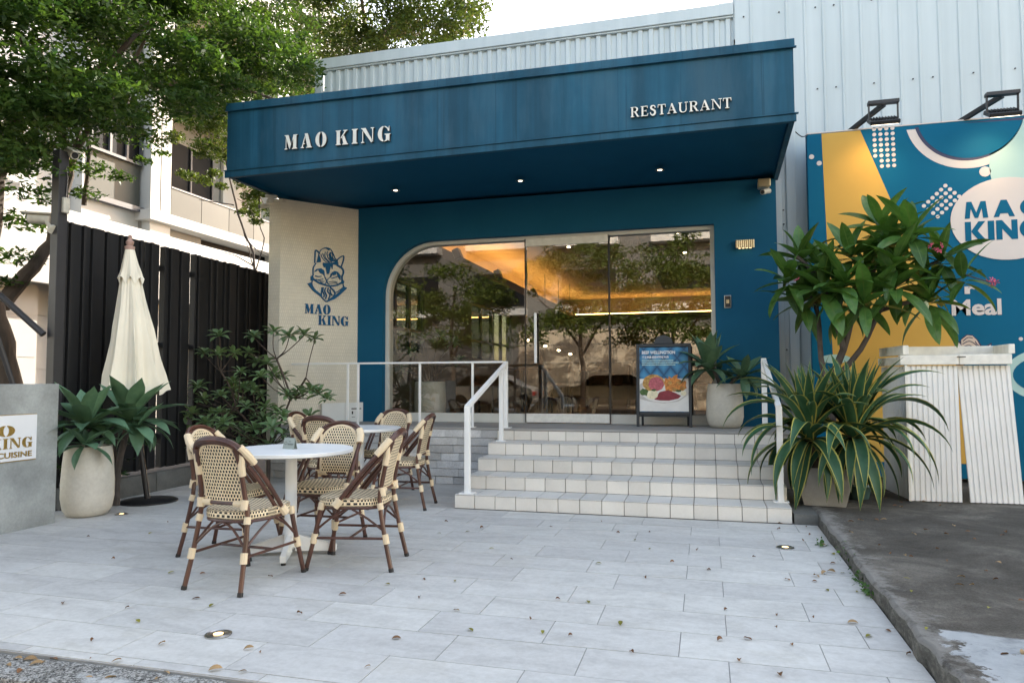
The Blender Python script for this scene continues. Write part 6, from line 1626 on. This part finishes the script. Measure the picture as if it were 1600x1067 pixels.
for (px, py, X, r, n) in ((60, 300, -6.9, .35, 200), (20, 340, -7.2, .3, 170), (30, 400, -7.2, .28, 160), (12, 440, -7.1, .2, 110), (150, 265, -7.2, .3, 150), (135, 300, -7.3, .22, 110), (190, 275, -7.0, .20, 90), (60, 350, -7.4, .25, 120), (225, 250, -6.6, .14, 50), (250, 238, -6.6, .12, 40),
                          (400, 160, -5.8, .16, 60), (425, 166, -5.75, .12, 42), (330, 150, -6.0, .3, 150), (290, 175, -6.1, .3, 150), (380, 130, -5.9, .32, 190), (440, 120, -5.7, .25, 150), (470, 60, -5.5, .3, 200), (230, 215, -6.3, .3, 170), (180, 200, -6.5, .3, 170), (90, 250, -6.8, .3, 170), (30, 250, -7.0, .35, 220), (455, 90, -5.6, .3, 190), (420, 60, -5.7, .35, 220), (350, 60, -5.9, .4, 260), (260, 60, -6.2, .45, 300), (150, 50, -6.5, .45, 320), (60, 40, -6.8, .5, 340)):
    clump_px(px, py, X, r, n)
bulk_leaves('crown', np.concatenate(P), .082, MT['treeleaf'], bt, .55, 5, .42)

# sunlit trees behind the restaurant
def rear_tree(label, base, clumps, limbs_, size, seed, mat='rearleaf', grp=None, name='rear_tree', cname='crown'):
    t = thing(name, label, 'tree', base, 0, grp); g2 = np.random.default_rng(seed)
    for i, (pts_, r0) in enumerate(limbs_): limb(pts_, r0, r0 * .35, 'trunk' if i == 0 else 'branch', t, 'bark')
    bulk_leaves(cname, np.concatenate([spray(c, r, n, g2, .5) for c, r, n in clumps]), size, MT[mat], t, .7, seed, .42)
    return t
g_ = np.random.default_rng(21)
cl = []
for i in range(240):
    px = g_.uniform(470, 760); py = g_.uniform(-220, 100)
    edge_ = 760 - max(0, py) * .35 + 14 * math.sin(py * .11)
    if px > edge_ - 15: continue
    cl.append((on_y(px, py, 15 + g_.uniform(-1.5, 1.5)), g_.uniform(.35, .7), int(g_.uniform(130, 240))))
for (px, py) in ((745, 45), (730, 75), (752, 8), (700, 85), (660, 95), (560, 80), (520, 95), (600, 90)): cl.append((on_y(px, py, 15), .32, 110))
tr_ = on_y(590, 85, 15)
rear_tree('sunlit yellow green tree rising behind the parapet', (tr_.x, 15, 0), cl, [([(tr_.x, 15, 0), (tr_.x - .1, 15, 5), tuple(tr_), tuple(on_y(640, 20, 15.2))], .2), ([tuple(on_y(590, 90, 15)), tuple(on_y(570, 40, 15)), tuple(on_y(560, -60, 15))], .08), ([tuple(on_y(600, 60, 15)), tuple(on_y(660, 40, 15)), tuple(on_y(720, -10, 15))], .06)], .12, 31)
cl = []
for i in range(190):
    px = g_.uniform(285, 500); py = g_.uniform(-150, 225)
    if py > 225 - (px < 340) * 30: continue
    if g_.uniform() < .15: continue
    cl.append((on_y(px, py, 12.5 + g_.uniform(-1.0, 1.0)), g_.uniform(.25, .5), int(g_.uniform(100, 190))))
for (px, py, r) in ((350, 160, .35), (370, 190, .3), (310, 170, .3), (290, 150, .3), (345, 180, .35), (330, 225, .28), (315, 240, .2), (400, 260, .2), (380, 280, .22), (410, 225, .25), (335, 270, .18), (405, 300, .22), (300, 275, .22), (320, 282, .2), (285, 270, .15), (345, 290, .16), (395, 320, .22), (400, 345, .16), (330, 200, .3), (345, 235, .25), (390, 305, .2)): cl.append((on_y(px, py, 12.2), r, int(260 * r / .3)))
for i in range(34):
    px = g_.uniform(262, 352); py = g_.uniform(100, 250 - (352 - px) * .3); cl.append((on_y(px, py, 12.2 + g_.uniform(-.5, .5)), .24, 130))
for i in range(14):
    px = g_.uniform(360, 425); py = g_.uniform(288, 335); cl.append((on_y(px, py, 12.4), .15, 60))
b0 = on_y(398, 425, 12.3)
rear_tree('slender sunlit tree between the fence and the apartment block with bare lower twigs', (b0.x, 12.3, 0), cl,
          [([(b0.x, 12.3, 0), tuple(b0), tuple(on_y(380, 360, 12.3)), tuple(on_y(365, 305, 12.3)), tuple(on_y(350, 240, 12.3)), tuple(on_y(330, 180, 12.3))], .028)] +
          [([tuple(on_y(a, b_, 12.3)) for a, b_ in l_], .014) for l_ in ([(398, 425), (412, 380), (405, 350), (385, 320), (370, 310)], [(380, 360), (395, 385), (415, 400)], [(365, 320), (340, 316), (310, 312)], [(395, 415), (370, 400), (345, 392)], [(350, 240), (400, 300), (418, 330)], [(398, 425), (390, 395), (384, 375)])],
          .085, 33)
# street trees that show mirrored in the glass
for i, (x, y, lb, h) in enumerate(((-4.1, -6.4, 'street tree across the pavement with a slim straight trunk', 6.3), (-9.0, -6.8, 'wide low street tree left of the straight trunked one', 5.6), (-1.0, -6.2, 'street tree nearest the opposite side of the entrance', 6.0), (3.6, -6.6, 'street tree farthest right along the road', 6.4), (-15, -7.0, 'street tree farthest left along the road', 6.2))):
    g2 = np.random.default_rng(50 + i); cl = []
    for k in range(60):
        a = g2.uniform(0, 2 * PI); rr2 = 2.3 * math.sqrt(g2.uniform(0, 1)); z = h * .42 + g2.uniform(0, 1) * h * .6 * (1 - .45 * (rr2 / 2.3) ** 2)
        cl.append(((x + rr2 * math.cos(a), y + rr2 * math.sin(a), z), g2.uniform(.45, .8), 190))
    rear_tree(lb, (x, y, -.07), cl, [([(x, y, -.07), (x + .05, y, 1.4), (x - .05, y, 2.6), (x + .1, y, h * .8)], .11), ([(x, y, 2.0), (x + .8, y + .3, 3.2), (x + 1.5, y, 3.8)], .05), ([(x, y, 2.2), (x - .8, y - .2, 3.3), (x - 1.5, y, 4.0)], .05)], .15, 60 + i, 'mirrorleaf', 'street trees across the road', 'mirrored_tree' if False else 'street_tree')

# ================================================================== INSIDE THE WINDOW
ip = thing('indoor_pot', 'pale ribbed pot standing inside the window at the left', 'plant pot', (-3.72, 9.45, DECK))
p = on_y(672, 648, 9.4)
MB().lathe([(.19, 0), (.215, .03), (.225, .25), (.215, .52), (.195, .53), (.19, .48)], 30, (p.x, 9.4, DECK)).build('body', MT['pot'], ip, smooth=True, angle=50)
ipl = thing('indoor_plant', 'dark leggy plant in the pale pot inside the window', 'plant', (p.x, 9.4, DECK + .5))
for i, (dx, dz) in enumerate(((-.30, .42), (-.08, .62), (.16, .66), (.36, .55), (-.42, .2), (.45, .30))):
    MB().tube(smooth_pts([(p.x, 9.4, DECK + .46), (p.x + dx * .4, 9.4, DECK + .5 + dz * .6), (p.x + dx, 9.38, DECK + .5 + dz)], 3), .008, 6).build('stem', MT['branch'], ipl)
    link('leaf_rosette', sl5[i % 4], ipl, Vector((p.x + dx, 9.38, DECK + .5 + dz)) - wloc(ipl), (0, 0, i), (1.5,) * 3)
for i in range(14):
    x = -1.6 + i * .27; h = rng.uniform(.26, .33)
    b_ = thing('bottle', 'dark bottle in the row on the back bar shelf', 'bottle', (x, 21.02, 2.32), 0, 'bottles on the back bar shelf')
    MB().lathe([(.042, 0), (.042, h * .6), (.015, h * .78), (.015, h)], 10, (x, 21.02, 2.32)).build('glass', MT['bottle'], b_, smooth=True)
def dining(x, y, k):
    t = thing('dining_table', 'dark dining table inside the restaurant', 'table', (x, y, DECK), 0, 'dining tables inside the restaurant')
    MB().box(x - .4, x + .4, y - .4, y + .4, DECK + .71, DECK + .74).build('tabletop', MT['wood'], t); MB().lathe([(.2, 0), (.03, .03), (.03, .709)], 12, (x, y, DECK)).build('pedestal', MT['black'], t)
    for s in (-1, 1):
        c_ = thing('dining_chair', 'round backed dark dining chair inside the restaurant', 'chair', (x + s * .62, y, DECK), 0, 'dining chairs inside the restaurant')
        xx = x + s * .62
        MB().box(xx - .2, xx + .2, y - .2, y + .2, DECK + .44, DECK + .48).build('seat', MT['polewood'], c_, bevel=.01)
        MB().poly([(-.2, .48), (.2, .48)] + arc(0, .62, .21, .2, 0, 180, 10), (xx + s * .19, y, DECK), (0, 1, 0), (0, 0, 1), (1, 0, 0), -.015, .015).build('backrest', MT['polewood'], c_)
        for a in (-.17, .17):
            for b in (-.17, .17): MB().bar((xx + a, y + b, DECK), (xx + a, y + b, DECK + .439), .03, .03).build('leg', MT['black'], c_)
for k, (x, y) in enumerate(((-2.9, 11.2), (-.2, 10.6), (-2.2, 13.4), (.6, 13.0))): dining(x, y, k)

# ================================================================== FALLEN LEAVES, WEEDS
lm = []
for k, (mt, L, wq) in enumerate((('dry1', .046, .5), ('dry2', .050, .45), ('dry3', .060, .4), ('dry1', .034, .55))):
    me = leaf_mesh('fallen_leaf', L, L * wq, MT[mt], lance, (14, 16, 22, 30)[k], (-22, -18, -26, -48)[k], fold=(.5, .3, .5, .8)[k], n=5, twist=(.6, .2, .7, 1.0)[k]); lm.append(me)
names = ('curled brown leaf fallen on the ground', 'yellow green leaf fallen on the ground', 'tan dry leaf fallen on the ground', 'small dark curled leaf fallen on the ground')
fl_px = [(98, 941, 0), (218, 972, 1), (202, 948, 3), (142, 1002, 3), (262, 896, 1), (327, 948, 1), (313, 934, 0), (300, 848, 0), (174, 873, 3), (312, 897, 0), (380, 1015, 2), (386, 1048, 2), (190, 1030, 2), (325, 1048, 2), (405, 1018, 3), (258, 1003, 2), (140, 838, 3), (262, 816, 3), (232, 834, 1),
         (426, 901, 0), (529, 929, 0), (601, 912, 1), (660, 904, 0), (711, 906, 1), (612, 998, 0), (656, 932, 3), (472, 959, 3), (579, 1040, 2), (718, 954, 2), (739, 986, 1), (689, 833, 1), (727, 831, 1), (863, 823, 0), (750, 825, 3), (875, 936, 3), (920, 942, 1), (829, 968, 3), (848, 990, 1), (969, 977, 1), (888, 993, 3), (984, 1018, 3), (1013, 831, 3), (990, 842, 1), (1014, 858, 1), (963, 832, 3), (1047, 878, 3), (1105, 890, 3), (1007, 901, 3), (764, 857, 1), (801, 874, 3), (700, 815, 3), (930, 880, 1),
         (1155, 1029, 0), (1217, 1051, 0), (1175, 1000, 0), (1121, 1001, 3), (1236, 1005, 0), (1211, 979, 3), (1214, 959, 3), (1132, 953, 0), (1269, 963, 3), (1324, 973, 2), (1362, 992, 1), (1383, 984, 0), (1423, 1021, 3), (1269, 908, 0), (1284, 897, 2), (1292, 892, 2), (1280, 902, 2), (1291, 920, 1), (1235, 907, 0), (1297, 880, 0), (1219, 826, 3), (1223, 818, 0), (1258, 822, 0), (1264, 836, 3), (1281, 853, 2), (1300, 864, 1), (1340, 923, 1), (1106, 890, 0), (1090, 858, 3), (940, 815, 3), (1181, 870, 3), (1320, 895, 1), (1255, 845, 3)]
sl_px = [(1333, 833, 2), (1412, 867, 2), (1377, 852, 3), (1492, 822, 2), (1451, 828, 0), (1432, 836, 2), (1520, 842, 3), (1508, 830, 0), (1570, 829, 0), (1568, 836, 0), (1423, 905, 1), (1508, 902, 2), (1468, 858, 3), (1555, 878, 2), (1424, 922, 1), (1547, 949, 1), (1591, 938, 0), (1576, 1022, 0), (1597, 1024, 2), (1447, 984, 1), (1522, 914, 2), (1507, 915, 2), (1470, 790, 3), (1420, 870, 3), (1482, 835, 3), (1392, 865, 3), (1385, 778, 0), (1405, 784, 0), (1365, 783, 0), (1420, 782, 0), (1350, 788, 0), (1342, 812, 0), (1350, 814, 2), (1365, 811, 0), (1335, 815, 0), (1375, 812, 2), (1330, 785, 0), (1395, 790, 0), (1440, 783, 0), (1410, 792, 2), (1538, 892, 3), (1560, 905, 3), (1480, 875, 3)]
kb_px = [(20, 1030, 2), (35, 1032, 2), (45, 1040, 2), (28, 1052, 0), (130, 1060, 2), (185, 1058, 2), (250, 1058, 2), (265, 1053, 2), (70, 1032, 2), (90, 1030, 0), (142, 1033, 0), (10, 1038, 2)]
LAND = [(-3.0, 2.43, 'at the far left corner', .12), (-2.45, 2.43, 'right of its first joint', .12), (1.1, 5.0, 'near its worn nosing halfway along', .3), (1.95, 5.7, 'towards its far right', .5), (-2.7, 3.6, 'by the nearest bistro chair', .5), (-2.0, 4.4, 'by the sideways bistro chair', .5), (-2.28, 2.96, 'near the bottom left ground light', .7), (-5.2, 5.3, 'by the left cream pot', .8), (-1.6, 6.2, 'below the left end of the steps', .8), (-.6, 6.2, 'below the middle of the steps', .8), (.4, 6.2, 'below the right end of the steps', .5),
        (.53, 5.5, 'near the right ground light', .4), (.8, 4.9, 'by the weeds at the slab edge', .4), (.8, 3.8, 'by the slab edge near the white paint', .4), (-.9, 3.0, 'at the bottom centre of the photo', .8), (-.1, 3.6, 'in the lower right of the patio', .7), (-.8, 4.4, 'in the middle of the patio', .8), (-1.4, 5.2, 'halfway between table and steps', .6), (-3.6, 3.2, 'in the lower left of the patio', .9), (.3, 4.6, 'in the right half of the patio', .5),
        (1.0, 6.6, 'at the foot of the tapered planter', .5), (1.7, 6.6, 'below the stored white panels', .7), (2.6, 6.3, 'below the right end of the stored panels', .7), (1.3, 5.4, 'in the middle of the slab', .6), (2.0, 4.8, 'at the right of the slab', .6), (1.3, 4.2, 'just above the white paint', .5), (1.25, 3.4, 'on the white painted patch', .5)]
for lst, z, where in ((fl_px, .002, 'the pale paving'), (sl_px, .098, 'the dark slab'), (kb_px, -.012, 'the granite kerb')):
    for (px, py, k) in lst:
        q = on_z(px, py, z)
        if z < .05 and q.x > .86: continue
        s = rng.uniform(.6, 1.05)
        o = link('fallen_leaf', lm[k], None, (q.x, q.y, z + .003), (rng.uniform(-.15, .15), rng.uniform(-.12, .12), rng.uniform(0, 6.28)), (s, s, s))
        mark = min(LAND, key=lambda l_: ((l_[0] - q.x) ** 2 + (l_[1] - q.y) ** 2) / l_[3])[2]
        tag(o, ('curled brown leaf on %s %s', 'yellow green leaf on %s %s', 'tan dry leaf on %s %s', 'small dark curled leaf on %s %s')[k] % (where, mark), 'fallen leaf', 'fallen leaves on ' + where)
g_ = np.random.default_rng(5)
for (px, py, lb, n, s) in ((1285, 852, 'small weed sprouting at the slab edge nearest the steps', 10, .05), (1335, 878, 'trailing weed growing against the slab edge halfway along', 26, .10), (1348, 910, 'weed with round leaves in the joint under the slab edge', 22, .07), (1357, 928, 'lowest dark green weed at the foot of the slab edge', 26, .045)):
    q = on_z(px, py, 0.0); wd = thing('weed', lb, 'weed', (q.x, q.y, 0), 0, 'weeds along the slab edge')
    pp_ = np.array([q.x, q.y, .02]) + g_.normal(0, 1, (n * 3, 3)) * np.array([s * .45, s, s * .35]); pp_[:, 2] = np.abs(pp_[:, 2]) + .004; pp_[:, 0] = np.minimum(pp_[:, 0], .90)
    bulk_leaves('foliage', pp_, .026, MT['weed'], wd, .6, 70 + n, .7, 'stuff')
q = on_z(290, 764, 0)
